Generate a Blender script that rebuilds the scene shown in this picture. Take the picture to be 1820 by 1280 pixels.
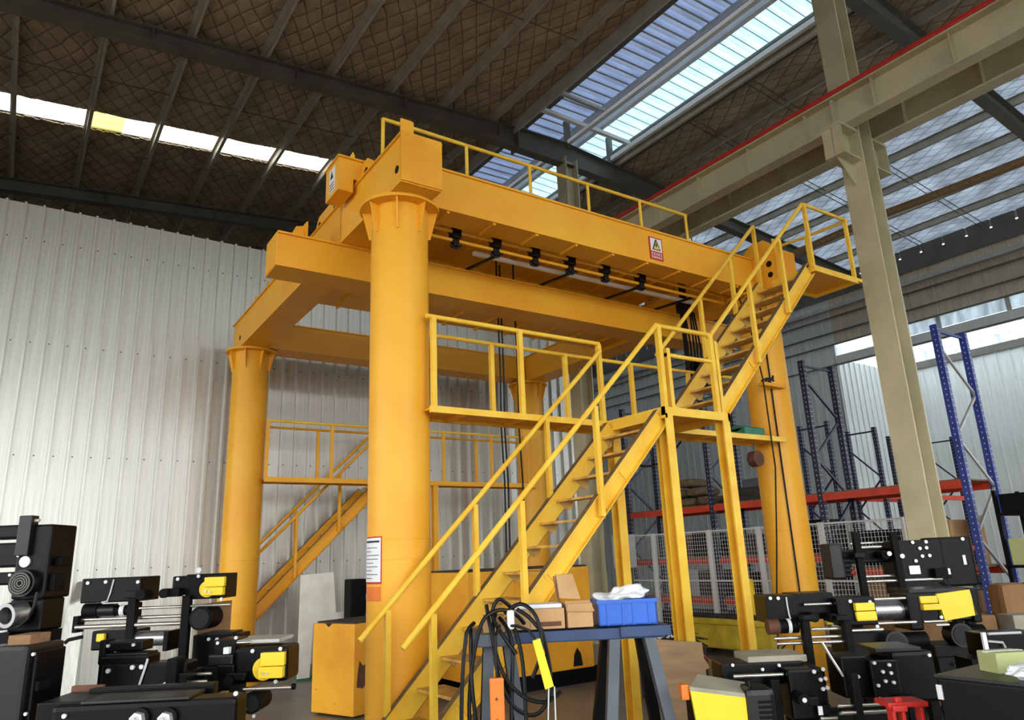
import bpy, bmesh, math, random
from mathutils import Vector, Matrix
random.seed(7)
for o in list(bpy.data.objects):
    bpy.data.objects.remove(o)
S = bpy.context.scene
COL = S.collection

# ------------------------------------------------------------------ camera
cam = bpy.data.cameras.new('camera')
cam_ob = bpy.data.objects.new('camera', cam)
COL.objects.link(cam_ob)
cam.sensor_width = 36.0
cam.lens = 25.19
cam.clip_end = 300
YAW, PITCH, ROLL = 0.974938, 0.268588, 0.04078
fw = Vector((math.cos(YAW)*math.cos(PITCH), math.sin(YAW)*math.cos(PITCH), math.sin(PITCH)))
r0 = Vector((math.sin(YAW), -math.cos(YAW), 0))
d0 = fw.cross(r0)
rt = math.cos(ROLL)*r0 + math.sin(ROLL)*d0
dn = -math.sin(ROLL)*r0 + math.cos(ROLL)*d0
cm = Matrix.Identity(4)
for i in range(3):
    cm[i][0] = rt[i]; cm[i][1] = -dn[i]; cm[i][2] = -fw[i]
cm[0][3], cm[1][3], cm[2][3] = 0, 0, 1.45
cam_ob.matrix_world = cm
S.camera = cam_ob

# ------------------------------------------------------------------ world: even overcast daylight
w = bpy.data.worlds.new('overcast'); S.world = w
w.use_nodes = True
bg = w.node_tree.nodes['Background']
bg.inputs[0].default_value = (0.93, 0.97, 1.0, 1)
bg.inputs[1].default_value = 4.2
S.view_settings.view_transform = 'Standard'
S.view_settings.look = 'None'
S.view_settings.gamma = 1.0
S.view_settings.use_curve_mapping = False
S.view_settings.exposure = 0.36

# ------------------------------------------------------------------ helpers
def lin(r, g, b):
    f = lambda c: (c/255/12.92) if c/255 <= 0.04045 else ((c/255+0.055)/1.055)**2.4
    return (f(r), f(g), f(b), 1)

MATS = {}
def mat(name, col, rough=0.5, metal=0.0, var=0.0, vscale=3.0, stretch=(1, 1, 1), dark=None, chips=0.0,
        chipcol=(0.06, 0.04, 0.03, 1), chipscale=9.0, bump=0.0, bscale=40.0, spec=None, emit=None):
    m = bpy.data.materials.new(name); m.use_nodes = True
    nt = m.node_tree; N = nt.nodes; L = nt.links
    b = N['Principled BSDF']
    b.inputs['Roughness'].default_value = rough
    b.inputs['Metallic'].default_value = metal
    if spec is not None: b.inputs['Specular IOR Level'].default_value = spec
    tc = N.new('ShaderNodeTexCoord'); mp = N.new('ShaderNodeMapping')
    mp.inputs['Scale'].default_value = stretch
    L.new(tc.outputs['Object'], mp.inputs[0])
    out = None
    if var > 0 or dark is not None:
        nz = N.new('ShaderNodeTexNoise'); nz.inputs['Scale'].default_value = vscale; nz.inputs['Detail'].default_value = 4
        L.new(mp.outputs[0], nz.inputs['Vector'])
        rp = N.new('ShaderNodeValToRGB')
        d = dark if dark is not None else tuple(c*(1-var) for c in col[:3])+(1,)
        rp.color_ramp.elements[0].position = 0.35; rp.color_ramp.elements[0].color = d
        rp.color_ramp.elements[1].position = 0.62; rp.color_ramp.elements[1].color = col
        L.new(nz.outputs['Fac'], rp.inputs[0]); out = rp.outputs[0]
    if chips > 0:
        n2 = N.new('ShaderNodeTexNoise'); n2.inputs['Scale'].default_value = chipscale; n2.inputs['Detail'].default_value = 8
        n2.inputs['Roughness'].default_value = 0.7
        L.new(tc.outputs['Object'], n2.inputs['Vector'])
        r2 = N.new('ShaderNodeValToRGB')
        r2.color_ramp.elements[0].position = 0.72-chips; r2.color_ramp.elements[0].color = (0, 0, 0, 1)
        r2.color_ramp.elements[1].position = 0.75-chips; r2.color_ramp.elements[1].color = (1, 1, 1, 1)
        L.new(n2.outputs['Fac'], r2.inputs[0])
        mx = N.new('ShaderNodeMix'); mx.data_type = 'RGBA'
        L.new(r2.outputs[0], mx.inputs['Factor'])
        if out: L.new(out, mx.inputs['A'])
        else: mx.inputs['A'].default_value = col
        mx.inputs['B'].default_value = chipcol
        out = mx.outputs['Result']
    if out: L.new(out, b.inputs['Base Color'])
    else: b.inputs['Base Color'].default_value = col
    if bump > 0:
        n3 = N.new('ShaderNodeTexNoise'); n3.inputs['Scale'].default_value = bscale; n3.inputs['Detail'].default_value = 3
        L.new(mp.outputs[0], n3.inputs['Vector'])
        bp = N.new('ShaderNodeBump'); bp.inputs['Strength'].default_value = bump; bp.inputs['Distance'].default_value = 0.01
        L.new(n3.outputs['Fac'], bp.inputs['Height']); L.new(bp.outputs[0], b.inputs['Normal'])
    if emit:
        b.inputs['Emission Color'].default_value = emit[0]; b.inputs['Emission Strength'].default_value = emit[1]
    MATS[name] = m
    return m

def quilt(name, col, seam, rough, metal, wob=0.35, trans=0.0):
    """foil insulation blanket: diagonal stitch lines every ~0.2 m"""
    m = bpy.data.materials.new(name); m.use_nodes = True
    nt = m.node_tree; N = nt.nodes; L = nt.links; b = N['Principled BSDF']
    b.inputs['Roughness'].default_value = rough; b.inputs['Metallic'].default_value = metal
    tc = N.new('ShaderNodeTexCoord'); sp = N.new('ShaderNodeSeparateXYZ')
    nzd = N.new('ShaderNodeTexNoise'); nzd.inputs['Scale'].default_value = 1.3
    L.new(tc.outputs['Object'], nzd.inputs['Vector'])
    vm = N.new('ShaderNodeVectorMath'); vm.operation = 'SCALE'; vm.inputs['Scale'].default_value = 0.16
    L.new(nzd.outputs['Color'], vm.inputs[0])
    va = N.new('ShaderNodeVectorMath'); va.operation = 'ADD'
    L.new(tc.outputs['Object'], va.inputs[0]); L.new(vm.outputs[0], va.inputs[1])
    L.new(va.outputs[0], sp.inputs[0])
    def M_(op, a, bb=None):
        n = N.new('ShaderNodeMath'); n.operation = op
        for i, v in enumerate((a, bb)):
            if v is None: continue
            if isinstance(v, (int, float)): n.inputs[i].default_value = v
            else: L.new(v, n.inputs[i])
        return n.outputs[0]
    k = 1/0.27
    def tri(e):
        fr = M_('FRACT', M_('MULTIPLY', e, k))
        return M_('MULTIPLY', M_('ABSOLUTE', M_('SUBTRACT', fr, 0.5)), 2.0)
    a = tri(M_('ADD', sp.outputs[0], M_('MULTIPLY', sp.outputs[1], 0.62)))
    c = tri(M_('SUBTRACT', sp.outputs[0], M_('MULTIPLY', sp.outputs[1], 0.62)))
    mx = M_('MAXIMUM', a, c)
    rp = N.new('ShaderNodeValToRGB')
    rp.color_ramp.elements[0].position = 0.93; rp.color_ramp.elements[0].color = col
    rp.color_ramp.elements[1].position = 0.985; rp.color_ramp.elements[1].color = seam
    L.new(mx, rp.inputs[0])
    n2 = N.new('ShaderNodeTexNoise'); n2.inputs['Scale'].default_value = 2.2; n2.inputs['Detail'].default_value = 5
    L.new(tc.outputs['Object'], n2.inputs['Vector'])
    r2 = N.new('ShaderNodeValToRGB')
    r2.color_ramp.elements[0].position = 0.3; r2.color_ramp.elements[0].color = (1-wob, 1-wob, 1-wob, 1)
    r2.color_ramp.elements[1].position = 0.7; r2.color_ramp.elements[1].color = (1, 1, 1, 1)
    L.new(n2.outputs['Fac'], r2.inputs[0])
    mu = N.new('ShaderNodeMix'); mu.data_type = 'RGBA'; mu.blend_type = 'MULTIPLY'; mu.inputs['Factor'].default_value = 1
    L.new(rp.outputs[0], mu.inputs['A']); L.new(r2.outputs[0], mu.inputs['B'])
    L.new(mu.outputs['Result'], b.inputs['Base Color'])
    n3 = N.new('ShaderNodeTexNoise'); n3.inputs['Scale'].default_value = 5; n3.inputs['Detail'].default_value = 6
    mp = N.new('ShaderNodeMapping'); mp.inputs['Scale'].default_value = (3.2, 0.8, 1)
    L.new(tc.outputs['Object'], mp.inputs[0]); L.new(mp.outputs[0], n3.inputs['Vector'])
    h = M_('SUBTRACT', M_('MULTIPLY', n3.outputs['Fac'], 0.8), M_('MULTIPLY', M_('POWER', mx, 5.0), 0.9))
    bp = N.new('ShaderNodeBump'); bp.inputs['Strength'].default_value = 0.55; bp.inputs['Distance'].default_value = 0.05
    L.new(h, bp.inputs['Height']); L.new(bp.outputs[0], b.inputs['Normal'])
    if trans > 0:       # thin blanket: daylight glows through it
        t = N.new('ShaderNodeBsdfTranslucent'); L.new(mu.outputs['Result'], t.inputs['Color'])
        ms = N.new('ShaderNodeMixShader'); ms.inputs[0].default_value = trans
        L.new(b.outputs[0], ms.inputs[1]); L.new(t.outputs[0], ms.inputs[2]); L.new(ms.outputs[0], N['Material Output'].inputs['Surface'])
    MATS[name] = m

def translucent(name, col, trans, rough=0.6):
    m = bpy.data.materials.new(name); m.use_nodes = True
    nt = m.node_tree; N = nt.nodes; L = nt.links
    b = N['Principled BSDF']; b.inputs['Base Color'].default_value = col; b.inputs['Roughness'].default_value = rough
    t = N.new('ShaderNodeBsdfTranslucent')
    tc = N.new('ShaderNodeTexCoord'); nz = N.new('ShaderNodeTexNoise'); nz.inputs['Scale'].default_value = 2.0; nz.inputs['Detail'].default_value = 5
    mp = N.new('ShaderNodeMapping'); mp.inputs['Scale'].default_value = (0.6, 3, 1)
    L.new(tc.outputs['Object'], mp.inputs[0]); L.new(mp.outputs[0], nz.inputs['Vector'])
    rp = N.new('ShaderNodeValToRGB')
    rp.color_ramp.elements[0].position = 0.3; rp.color_ramp.elements[0].color = tuple(c*0.6 for c in col[:3])+(1,)
    rp.color_ramp.elements[1].position = 0.65; rp.color_ramp.elements[1].color = col
    L.new(nz.outputs['Fac'], rp.inputs[0]); L.new(rp.outputs[0], t.inputs['Color'])
    mx = N.new('ShaderNodeMixShader'); mx.inputs[0].default_value = trans
    L.new(b.outputs[0], mx.inputs[1]); L.new(t.outputs[0], mx.inputs[2])
    L.new(mx.outputs[0], N['Material Output'].inputs['Surface'])
    MATS[name] = m

mat('yellow', lin(246, 180, 46), 0.42, spec=.35, dark=lin(240, 168, 38), var=.1, vscale=1.6, chips=0.0, bump=0.05, bscale=18)
mat('yellow_worn', lin(244, 176, 44), 0.45, spec=.3, dark=lin(232, 156, 36), var=.1, vscale=2.5, chips=0.05, chipcol=lin(70, 45, 28), chipscale=6)
mat('yellow_rail', lin(248, 204, 70), 0.42, spec=.3, dark=lin(240, 186, 54), var=.1, vscale=5, chips=0.03, chipcol=lin(120, 80, 40), chipscale=14)
mat('yellow_bright', lin(250, 212, 40), 0.4, var=.08, vscale=4)
mat('yellow_dirty', lin(228, 200, 56), 0.55, var=.35, vscale=4, chips=0.04)
mat('tread', lin(220, 172, 82), 0.6, dark=lin(180, 134, 62), var=.2, vscale=9)
mat('edge_wear', lin(120, 96, 64), 0.6, var=.3, vscale=20)
mat('wall_metal', lin(214, 213, 204), 0.4, 0.62, var=.14, vscale=3.0, stretch=(14, 14, 0.35), bump=0.1, bscale=3)
mat('yard_low_bounce', lin(60, 58, 56), 0.9, var=.3, vscale=1)  # darkened so the unseen ground outside bounces less daylight
mat('wall_screw', lin(70, 68, 62), 0.5, 0.3)
mat('wall_white', lin(214, 216, 212), 0.45, 0.15, var=.14, vscale=3, stretch=(10, 10, 0.4))
mat('wall_upper', lin(206, 196, 172), 0.55, 0.1, var=.2, vscale=3, stretch=(10, 10, 0.4))
mat('concrete', lin(132, 126, 116), 0.35, var=.3, vscale=1.1, bump=0.15, bscale=25, chips=0.04, chipcol=lin(90, 84, 76), chipscale=3)
mat('steel_dark', lin(104, 100, 90), 0.55, 0.0, var=.25, vscale=2)
mat('purlin', lin(186, 178, 160), 0.4, 0.2, var=.2, vscale=4)
mat('steel_olive', lin(198, 188, 152), 0.5, 0.0, var=.18, vscale=2.2, chips=0.03, chipcol=lin(110, 100, 80), chipscale=5)
mat('steel_grey', lin(186, 186, 180), 0.45, 0.1, var=.15, vscale=3)
mat('white_paint', lin(232, 232, 228), 0.45, var=.08, vscale=4)
mat('red_paint', lin(206, 44, 34), 0.42, var=.15, vscale=4)
mat('orange_red', lin(214, 64, 36), 0.42, var=.2, vscale=5, chips=0.02)
mat('blue_paint', lin(42, 66, 150), 0.42, var=.25, vscale=8, chips=0.03, chipcol=lin(150, 150, 160), chipscale=20)
mat('navy_shaded_blue', lin(34, 38, 66), 0.45, var=.25, vscale=8)  # low rack's navy; on the tall rack, its blue with shade put in
mat('black_paint', lin(4, 4, 5), 0.35, var=.3, vscale=5, bump=0.04, bscale=60, spec=.16)
mat('black_matte', lin(6, 6, 6), 0.6, var=.3, vscale=8, spec=.15)
mat('black_top', lin(20, 20, 20), 0.35, var=.3, vscale=5, spec=.35)
mat('rubber', lin(9, 9, 9), 0.5, spec=.3)
mat('silver', lin(190, 190, 190), 0.25, 0.9, var=.12, vscale=12)
mat('shaft', lin(214, 208, 196), 0.22, 0.85, var=.15, vscale=10)
mat('zinc', lin(215, 215, 212), 0.35, 0.5)
mat('cardboard', lin(196, 154, 104), 0.8, var=.16, vscale=6, bump=0.05)
mat('cardboard_dark', lin(150, 112, 72), 0.85, var=.2, vscale=6)
mat('plywood', lin(186, 150, 110), 0.75, var=.25, vscale=3, stretch=(1, 1, 6), bump=0.06)
mat('paper', lin(236, 236, 234), 0.7, var=.05, vscale=8)
mat('plastic_white', lin(225, 226, 226), 0.4, var=.12, vscale=6, bump=0.5, bscale=12)
mat('bin_blue', lin(30, 98, 200), 0.4, var=.12, vscale=6)
mat('table_blue', lin(38, 62, 104), 0.45, var=.25, vscale=6, chips=0.03, chipcol=lin(90, 90, 95))
mat('table_grey', lin(78, 84, 92), 0.5, var=.25, vscale=5)
mat('orange_plastic', lin(236, 122, 30), 0.45, var=.08, vscale=5)
mat('pendant_yellow', lin(252, 222, 24), 0.4)
mat('green_paint', lin(36, 120, 88), 0.5, var=.2, vscale=8)
mat('board_white', lin(238, 234, 220), 0.6, var=.1, vscale=4, dark=lin(222, 216, 200))
mat('dust_grey', lin(160, 154, 134), 0.7, var=.2, vscale=8)
mat('burlap', lin(120, 100, 72), 0.9, var=.35, vscale=14, bump=0.4, bscale=60)
mat('wood', lin(150, 112, 78), 0.8, var=.25, vscale=6, stretch=(1, 6, 6))
mat('pipe_wrap', lin(146, 118, 84), 0.7, var=.3, vscale=20, bump=0.6, bscale=50)
mat('ink', lin(40, 40, 44), 0.7)
mat('sign_red', lin(196, 36, 34), 0.6)
mat('sign_yellow', lin(240, 205, 60), 0.6)
mat('carton_green', lin(176, 180, 120), 0.7, var=.1, vscale=6)
mat('brown_rust', lin(104, 62, 40), 0.7, var=.4, vscale=10)
mat('wire_white', lin(206, 206, 200), 0.5)
mat('scrap_dark', lin(58, 52, 46), 0.8, var=.5, vscale=14)
mat('scrap_red', lin(196, 70, 66), 0.7)
quilt('quilt_shaded_brown', lin(184, 162, 132), lin(80, 68, 52), 0.5, 0.1)  # same foil in the dimmer bays; their shade is in the brown
quilt('quilt_silver', lin(212, 220, 228), lin(104, 110, 122), 0.4, 0.1, 0.35, 0.42)
translucent('skylight_clear', lin(250, 248, 236), 0.92)
translucent('skylight_stained', lin(206, 190, 110), 0.8)
translucent('skylight_blue', lin(160, 176, 206), 0.17)
translucent('skylight_cyan', lin(196, 230, 248), 0.36)
translucent('window_sheet', lin(240, 246, 250), 0.9)

class MB:
    def __init__(s): s.v = []; s.f = []
    def add(s, vs, fs):
        n = len(s.v); s.v += [tuple(v) for v in vs]; s.f += [tuple(i+n for i in f) for f in fs]; return s
    def box(s, x0, x1, y0, y1, z0, z1):
        if x0 > x1: x0, x1 = x1, x0
        if y0 > y1: y0, y1 = y1, y0
        if z0 > z1: z0, z1 = z1, z0
        return s.add([(x0, y0, z0), (x1, y0, z0), (x1, y1, z0), (x0, y1, z0), (x0, y0, z1), (x1, y0, z1), (x1, y1, z1), (x0, y1, z1)],
                     [(3, 2, 1, 0), (4, 5, 6, 7), (0, 1, 5, 4), (1, 2, 6, 5), (2, 3, 7, 6), (3, 0, 4, 7)])
    def bbox(s, x0, x1, y0, y1, z0, z1, b=0.01):
        """box with chamfered vertical and horizontal edges"""
        xs, ys, zs = sorted((x0, x1)), sorted((y0, y1)), sorted((z0, z1))
        bm = bmesh.new()
        bmesh.ops.create_cube(bm, size=1)
        for v in bm.verts:
            v.co = Vector(((xs[0] if v.co.x < 0 else xs[1]), (ys[0] if v.co.y < 0 else ys[1]), (zs[0] if v.co.z < 0 else zs[1])))
        b = min(b, (xs[1]-xs[0])*.45, (ys[1]-ys[0])*.45, (zs[1]-zs[0])*.45)
        bmesh.ops.bevel(bm, geom=list(bm.edges), offset=b, segments=2, affect='EDGES', profile=0.6)
        bm.verts.index_update()
        s.add([v.co for v in bm.verts], [[v.index for v in f.verts] for f in bm.faces]); bm.free(); return s
    def bar(s, p, q, wd, ht, up=(0, 0, 1)):
        """rectangular bar from p to q; wd across, ht along 'up'"""
        p, q = Vector(p), Vector(q); d = (q-p).normalized(); u = Vector(up)
        a = d.cross(u)
        if a.length < 1e-4: a = d.cross(Vector((1, 0, 0)))
        a.normalize(); u = a.cross(d).normalized()
        vs = []
        for c in (p, q):
            for i, j in ((-1, -1), (1, -1), (1, 1), (-1, 1)): vs.append(c + a*(i*wd/2) + u*(j*ht/2))
        return s.add(vs, [(0, 1, 2, 3), (7, 6, 5, 4), (4, 5, 1, 0), (5, 6, 2, 1), (6, 7, 3, 2), (7, 4, 0, 3)])
    def cyl(s, p, q, r, n=12, r2=None, cap=True):
        p, q = Vector(p), Vector(q); d = (q-p).normalized(); r2 = r if r2 is None else r2
        a = d.orthogonal().normalized(); b = d.cross(a)
        vs = []
        for c, rr in ((p, r), (q, r2)):
            for i in range(n):
                t = 2*math.pi*i/n; vs.append(c + a*(rr*math.cos(t)) + b*(rr*math.sin(t)))
        fs = [(i, (i+1) % n, n+(i+1) % n, n+i) for i in range(n)]
        if cap: fs += [tuple(range(n-1, -1, -1)), tuple(range(n, 2*n))]
        return s.add(vs, fs)
    def tube(s, pts, r, n=6):
        pts = [Vector(p) for p in pts]; vs = []; m = len(pts)
        a = None
        for i, p in enumerate(pts):
            d = (pts[min(i+1, m-1)] - pts[max(i-1, 0)])
            d = d.normalized() if d.length > 1e-6 else Vector((0, 0, 1))
            if a is None: a = d.orthogonal().normalized()
            a = (a - d*a.dot(d)); a = a.normalized() if a.length > 1e-5 else d.orthogonal().normalized()
            b = d.cross(a)
            for k in range(n):
                t = 2*math.pi*k/n; vs.append(p + a*(r*math.cos(t)) + b*(r*math.sin(t)))
        fs = []
        for i in range(m-1):
            for k in range(n): fs.append((i*n+k, i*n+(k+1) % n, (i+1)*n+(k+1) % n, (i+1)*n+k))
        fs += [tuple(range(n-1, -1, -1)), tuple(range((m-1)*n, m*n))]
        return s.add(vs, fs)
    def ring(s, c, ax, r0_, r1_, t, n=24):
        """flat washer: inner r0_, outer r1_, thickness t along ax"""
        c = Vector(c); d = Vector(ax).normalized(); a = d.orthogonal().normalized(); b = d.cross(a); vs = []
        for h in (-t/2, t/2):
            for r in (r0_, r1_):
                for i in range(n):
                    th = 2*math.pi*i/n; vs.append(c + d*h + a*(r*math.cos(th)) + b*(r*math.sin(th)))
        fs = []
        for i in range(n):
            j = (i+1) % n
            fs += [(i, n+i, n+j, j), (2*n+j, 3*n+j, 3*n+i, 2*n+i), (n+i, 3*n+i, 3*n+j, n+j), (j, 2*n+j, 2*n+i, i)]
        return s.add(vs, fs)
    def prism(s, poly, ext):
        """polygon (list of 3D points) swept by vector ext"""
        n = len(poly); e = Vector(ext); vs = [Vector(p) for p in poly] + [Vector(p)+e for p in poly]
        fs = [tuple(range(n-1, -1, -1)), tuple(range(n, 2*n))] + [(i, (i+1) % n, n+(i+1) % n, n+i) for i in range(n)]
        return s.add(vs, fs)
    def hbeam(s, p, q, wd, ht, tf, tw, up=(0, 0, 1)):
        p, q, u = Vector(p), Vector(q), Vector(up)
        d = (q-p).normalized(); a = d.cross(u).normalized(); u = a.cross(d).normalized()
        s.bar(p+u*(ht/2-tf/2), q+u*(ht/2-tf/2), wd, tf, u); s.bar(p-u*(ht/2-tf/2), q-u*(ht/2-tf/2), wd, tf, u)
        return s.bar(p, q, tw, ht-2*tf, u)
    def channel(s, p, q, wd, ht, t, side=1, up=(0, 0, 1)):
        """C channel: web on one side, flanges towards side*a"""
        p, q, u = Vector(p), Vector(q), Vector(up)
        d = (q-p).normalized(); a = d.cross(u).normalized(); u = a.cross(d).normalized()
        o = a*(-side*(wd/2-t/2)); s.bar(p+o, q+o, t, ht, u)
        for k in (1, -1):
            o2 = u*(k*(ht/2-t/2)) + a*(side*t/2); s.bar(p+o2, q+o2, wd-t, t, u)
        return s
    def mesh(s, name, m=None, smooth=False):
        me = bpy.data.meshes.new(name); me.from_pydata(s.v, [], s.f); me.update()
        bm = bmesh.new(); bm.from_mesh(me); bmesh.ops.recalc_face_normals(bm, faces=bm.faces); bm.to_mesh(me); bm.free()
        if smooth:
            me.polygons.foreach_set('use_smooth', [True]*len(me.polygons))
            try: me.set_sharp_from_angle(angle=math.radians(38))
            except Exception: pass
        if m: me.materials.append(MATS[m])
        return me
    def build(s, name, m, parent=None, smooth=False):
        """vertices are in world axes; with a parent they are stored relative to it"""
        if parent is not None and parent.get('_w'):
            o = parent['_w']; s.v = [(x-o[0], y-o[1], z-o[2]) for x, y, z in s.v]
        ob = bpy.data.objects.new(name, s.mesh(name, m, smooth)); COL.objects.link(ob)
        if parent is not None:
            ob.parent = parent
            if parent.get('_w'): ob['_w'] = (0.0, 0.0, 0.0); ob['_o'] = parent['_w']
        return ob

def tag(o, label=None, cat=None, group=None, kind=None):
    if label: o['label'] = label
    if cat: o['category'] = cat
    if group: o['group'] = group
    if kind: o['kind'] = kind
    return o
def thing(name, label, cat, loc=(0, 0, 0), rz=0.0, group=None, world=False):
    """Empty at the base of a thing. world=True: its parts are given in world coordinates"""
    e = bpy.data.objects.new(name, None); COL.objects.link(e)
    e.location = loc; e.rotation_euler[2] = rz; e.empty_display_size = 0.1
    if world: e['_w'] = tuple(float(c) for c in loc)
    return tag(e, label, cat, group)
def sub(parent, mb, name, m, smooth=False):
    """a sub-part: child of a part built in world or local coordinates"""
    if '_o' in parent.keys():
        o = parent['_o']; mb.v = [(x-o[0], y-o[1], z-o[2]) for x, y, z in mb.v]
    ob = bpy.data.objects.new(name, mb.mesh(name, m, smooth)); COL.objects.link(ob); ob.parent = parent
    return ob
def inst(me, name, parent, loc, rot=(0, 0, 0), scale=(1, 1, 1)):
    o = bpy.data.objects.new(name, me); COL.objects.link(o); o.parent = parent; o.location = loc; o.rotation_euler = rot; o.scale = scale
    return o
BROT = 0.016598          # the hall stands turned by about one degree to the gantry
def bld(mb, name, m, parent=None, smooth=False):
    o = mb.build(name, m, parent, smooth)
    if parent is None: o.rotation_euler[2] = BROT
    return o
def struct(mb, name, m): return tag(bld(mb, name, m), kind='structure')
def catenary(p, q, sag, n=12):
    p, q = Vector(p), Vector(q)
    return [p.lerp(q, i/n) - Vector((0, 0, sag*4*(i/n)*(1-i/n))) for i in range(n+1)]

# ================================================================== THE HALL
def zl(x): return 9.05 + 0.085*(x-1.26)          # top of the rafters, left slope
def zr(x): return 9.62 - 0.078*(x-8.5)            # right slope
XR0, XR1 = 7.28, 9.86                              # ridge opening
X_L, X_R = -10.0, 19.2
Y_F, Y_B = -7.0, 27.0
SKY0, SKY1 = 12.75, 13.42

struct(MB().box(-11, 24, -9, 30, -0.2, 0.0), 'floor', 'concrete')
struct(MB().box(-60, 70, -60, 70, -0.3, -0.03), 'floor_yard', 'yard_low_bounce')  # unseen ground, kept dark to limit light bounced up into the hall

# --- ceiling: outer sheeting, with purlins, blankets and skylights as its parts
cl = MB()
def slab(x0, x1, y0, y1, zf, off, t):
    cl.add([(x0, y0, zf(x0)+off), (x1, y0, zf(x1)+off), (x1, y1, zf(x1)+off), (x0, y1, zf(x0)+off),
            (x0, y0, zf(x0)+off+t), (x1, y0, zf(x1)+off+t), (x1, y1, zf(x1)+off+t), (x0, y1, zf(x0)+off+t)],
           [(3, 2, 1, 0), (4, 5, 6, 7), (0, 1, 5, 4), (1, 2, 6, 5), (2, 3, 7, 6), (3, 0, 4, 7)])
slab(X_L, XR0, Y_F, SKY0, zl, 0.26, 0.03); slab(X_L, XR0, SKY1, Y_B, zl, 0.26, 0.03)
slab(6.3, XR0, SKY0, SKY1, zl, 0.26, 0.03)
slab(XR1, 12.21, Y_F, Y_B, zr, 0.26, 0.03)
ceil = struct(cl, 'ceiling', 'steel_dark')

def blanket(x0, x1, y0, y1, zf, m):
    mb = MB(); nx, ny = 8, max(6, int((y1-y0)/0.8)); vs = []; fs = []
    for j in range(ny+1):
        for i in range(nx+1):
            u = i/nx; x = x0+(x1-x0)*u; y = y0+(y1-y0)*j/ny
            sag = 0.035*math.sin(math.pi*u)*(1+0.5*math.sin(y*2.1+x0*3)) + 0.006*math.sin(y*7+x*5)
            vs.append((x, y, zf(x)+0.17-sag))
    n1 = len(vs)
    vs += [(x, y, z+0.03) for x, y, z in vs]
    for j in range(ny):
        for i in range(nx):
            a = j*(nx+1)+i; q = (a, a+1, a+nx+2, a+nx+1)
            fs.append(q[::-1]); fs.append(tuple(k+n1 for k in q))
    mb.add(vs, fs); return mb.build('insulation_blanket', m, ceil, True)
PX = [0.343+1.07*k for k in range(-9, 7)]           # purlin lines, left slope
PXR = [9.95+1.13*k for k in range(0, 9)]            # right slope
ed = [X_L]+PX+[XR0]
for a, b in zip(ed[:-1], ed[1:]):
    blanket(a, b, Y_F, SKY0, zl, 'quilt_shaded_brown'); blanket(a, b, SKY1+0.02, Y_B, zl, 'quilt_shaded_brown')
    if b > 6.4: blanket(a, b, SKY0, SKY1, zl, 'quilt_shaded_brown')
ed = PXR+[X_R]
for a, b in zip(ed[:-1], ed[1:]):
    blanket(a, b, Y_F, Y_B, zr, 'quilt_shaded_brown' if b < 12.3 else 'quilt_silver')
def purlin_mesh():
    m = MB(); m.box(-0.006, 0.006, Y_F, Y_B, 0, 0.16); m.box(-0.006, 0.05, Y_F, Y_B, 0, 0.006); m.box(-0.05, 0.006, Y_F, Y_B, 0.154, 0.16)
    m.box(0.044, 0.05, Y_F, Y_B, 0, 0.02); return m.mesh('purlin', 'purlin')
pm = purlin_mesh()
for x in PX: inst(pm, 'purlin', ceil, (x, 0, zl(x)))
for x in PXR: inst(pm, 'purlin', ceil, (x, 0, zr(x)))
# thin sag rods between the purlins
sr = MB()
for y in (2.2, 6.0, 7.4, 11.6, 13.9, 17.5):
    for a, b in zip(PX[:-1], PX[1:]): sr.bar((a, y, zl(a)+0.05), (b, y, zl(b)+0.05), 0.012, 0.012)
    for a, b in zip(PXR[:-1], PXR[1:]): sr.bar((a, y+.5, zr(a)+0.05), (b, y+.5, zr(b)+0.05), 0.014, 0.014); sr.bar((a, y+.62, zr(a)+0.05), (b, y+.62, zr(b)+0.05), 0.014, 0.014)
sr.build('sag_rods', 'steel_dark', ceil)
# --- rafters (tapered I sections), right through both slopes
def rafter(y):
    xs = [X_L, -0.87, 1.27, 3.3, 4.92, 7.15, 7.4]; tp = [zl(x) for x in xs]; dep = [0.30, 0.26, 0.25, 0.25, 0.28, 0.43, 0.46]
    xs += [8.5, 11.2, 14.0, X_R]; tp += [zr(8.5), zr(11.2), zr(14), zr(X_R)]; dep += [0.5, 0.35, 0.32, 0.34]
    n = len(xs); m = MB()
    for w_, o0, o1 in ((0.012, None, None), (0.2, 0.0, 0.014), (0.2, None, 0.014)):
        for i in range(n-1):
            if w_ < 0.1: a0, a1, b0, b1 = tp[i], tp[i]-dep[i], tp[i+1], tp[i+1]-dep[i+1]
            elif o0 == 0.0: a0, a1, b0, b1 = tp[i], tp[i]-.014, tp[i+1], tp[i+1]-.014
            else: a0, a1, b0, b1 = tp[i]-dep[i]+.014, tp[i]-dep[i], tp[i+1]-dep[i+1]+.014, tp[i+1]-dep[i+1]
            m.prism([(xs[i], y-w_/2, a1), (xs[i+1], y-w_/2, b1), (xs[i+1], y-w_/2, b0), (xs[i], y-w_/2, a0)], (0, w_, 0))
    r = m.build('rafter', 'steel_dark' if y < 14 else 'steel_dark', ceil)
    st = MB()
    for x in (0.9, 3.0, 4.9, 6.9, 12.4): 
        t = zl(x) if x < 7.3 else zr(x); st.box(x-.006, x+.006, y-.1, y+.1, t-.26, t)
    st.box(7.3, 7.33, y-.14, y+.14, zl(7.3)-.5, zl(7.3)+.03)
    st.build('splice_plate', 'steel_dark', ceil)
for y in (4.2, 10.0, 15.6, 21.2): rafter(y)
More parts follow.
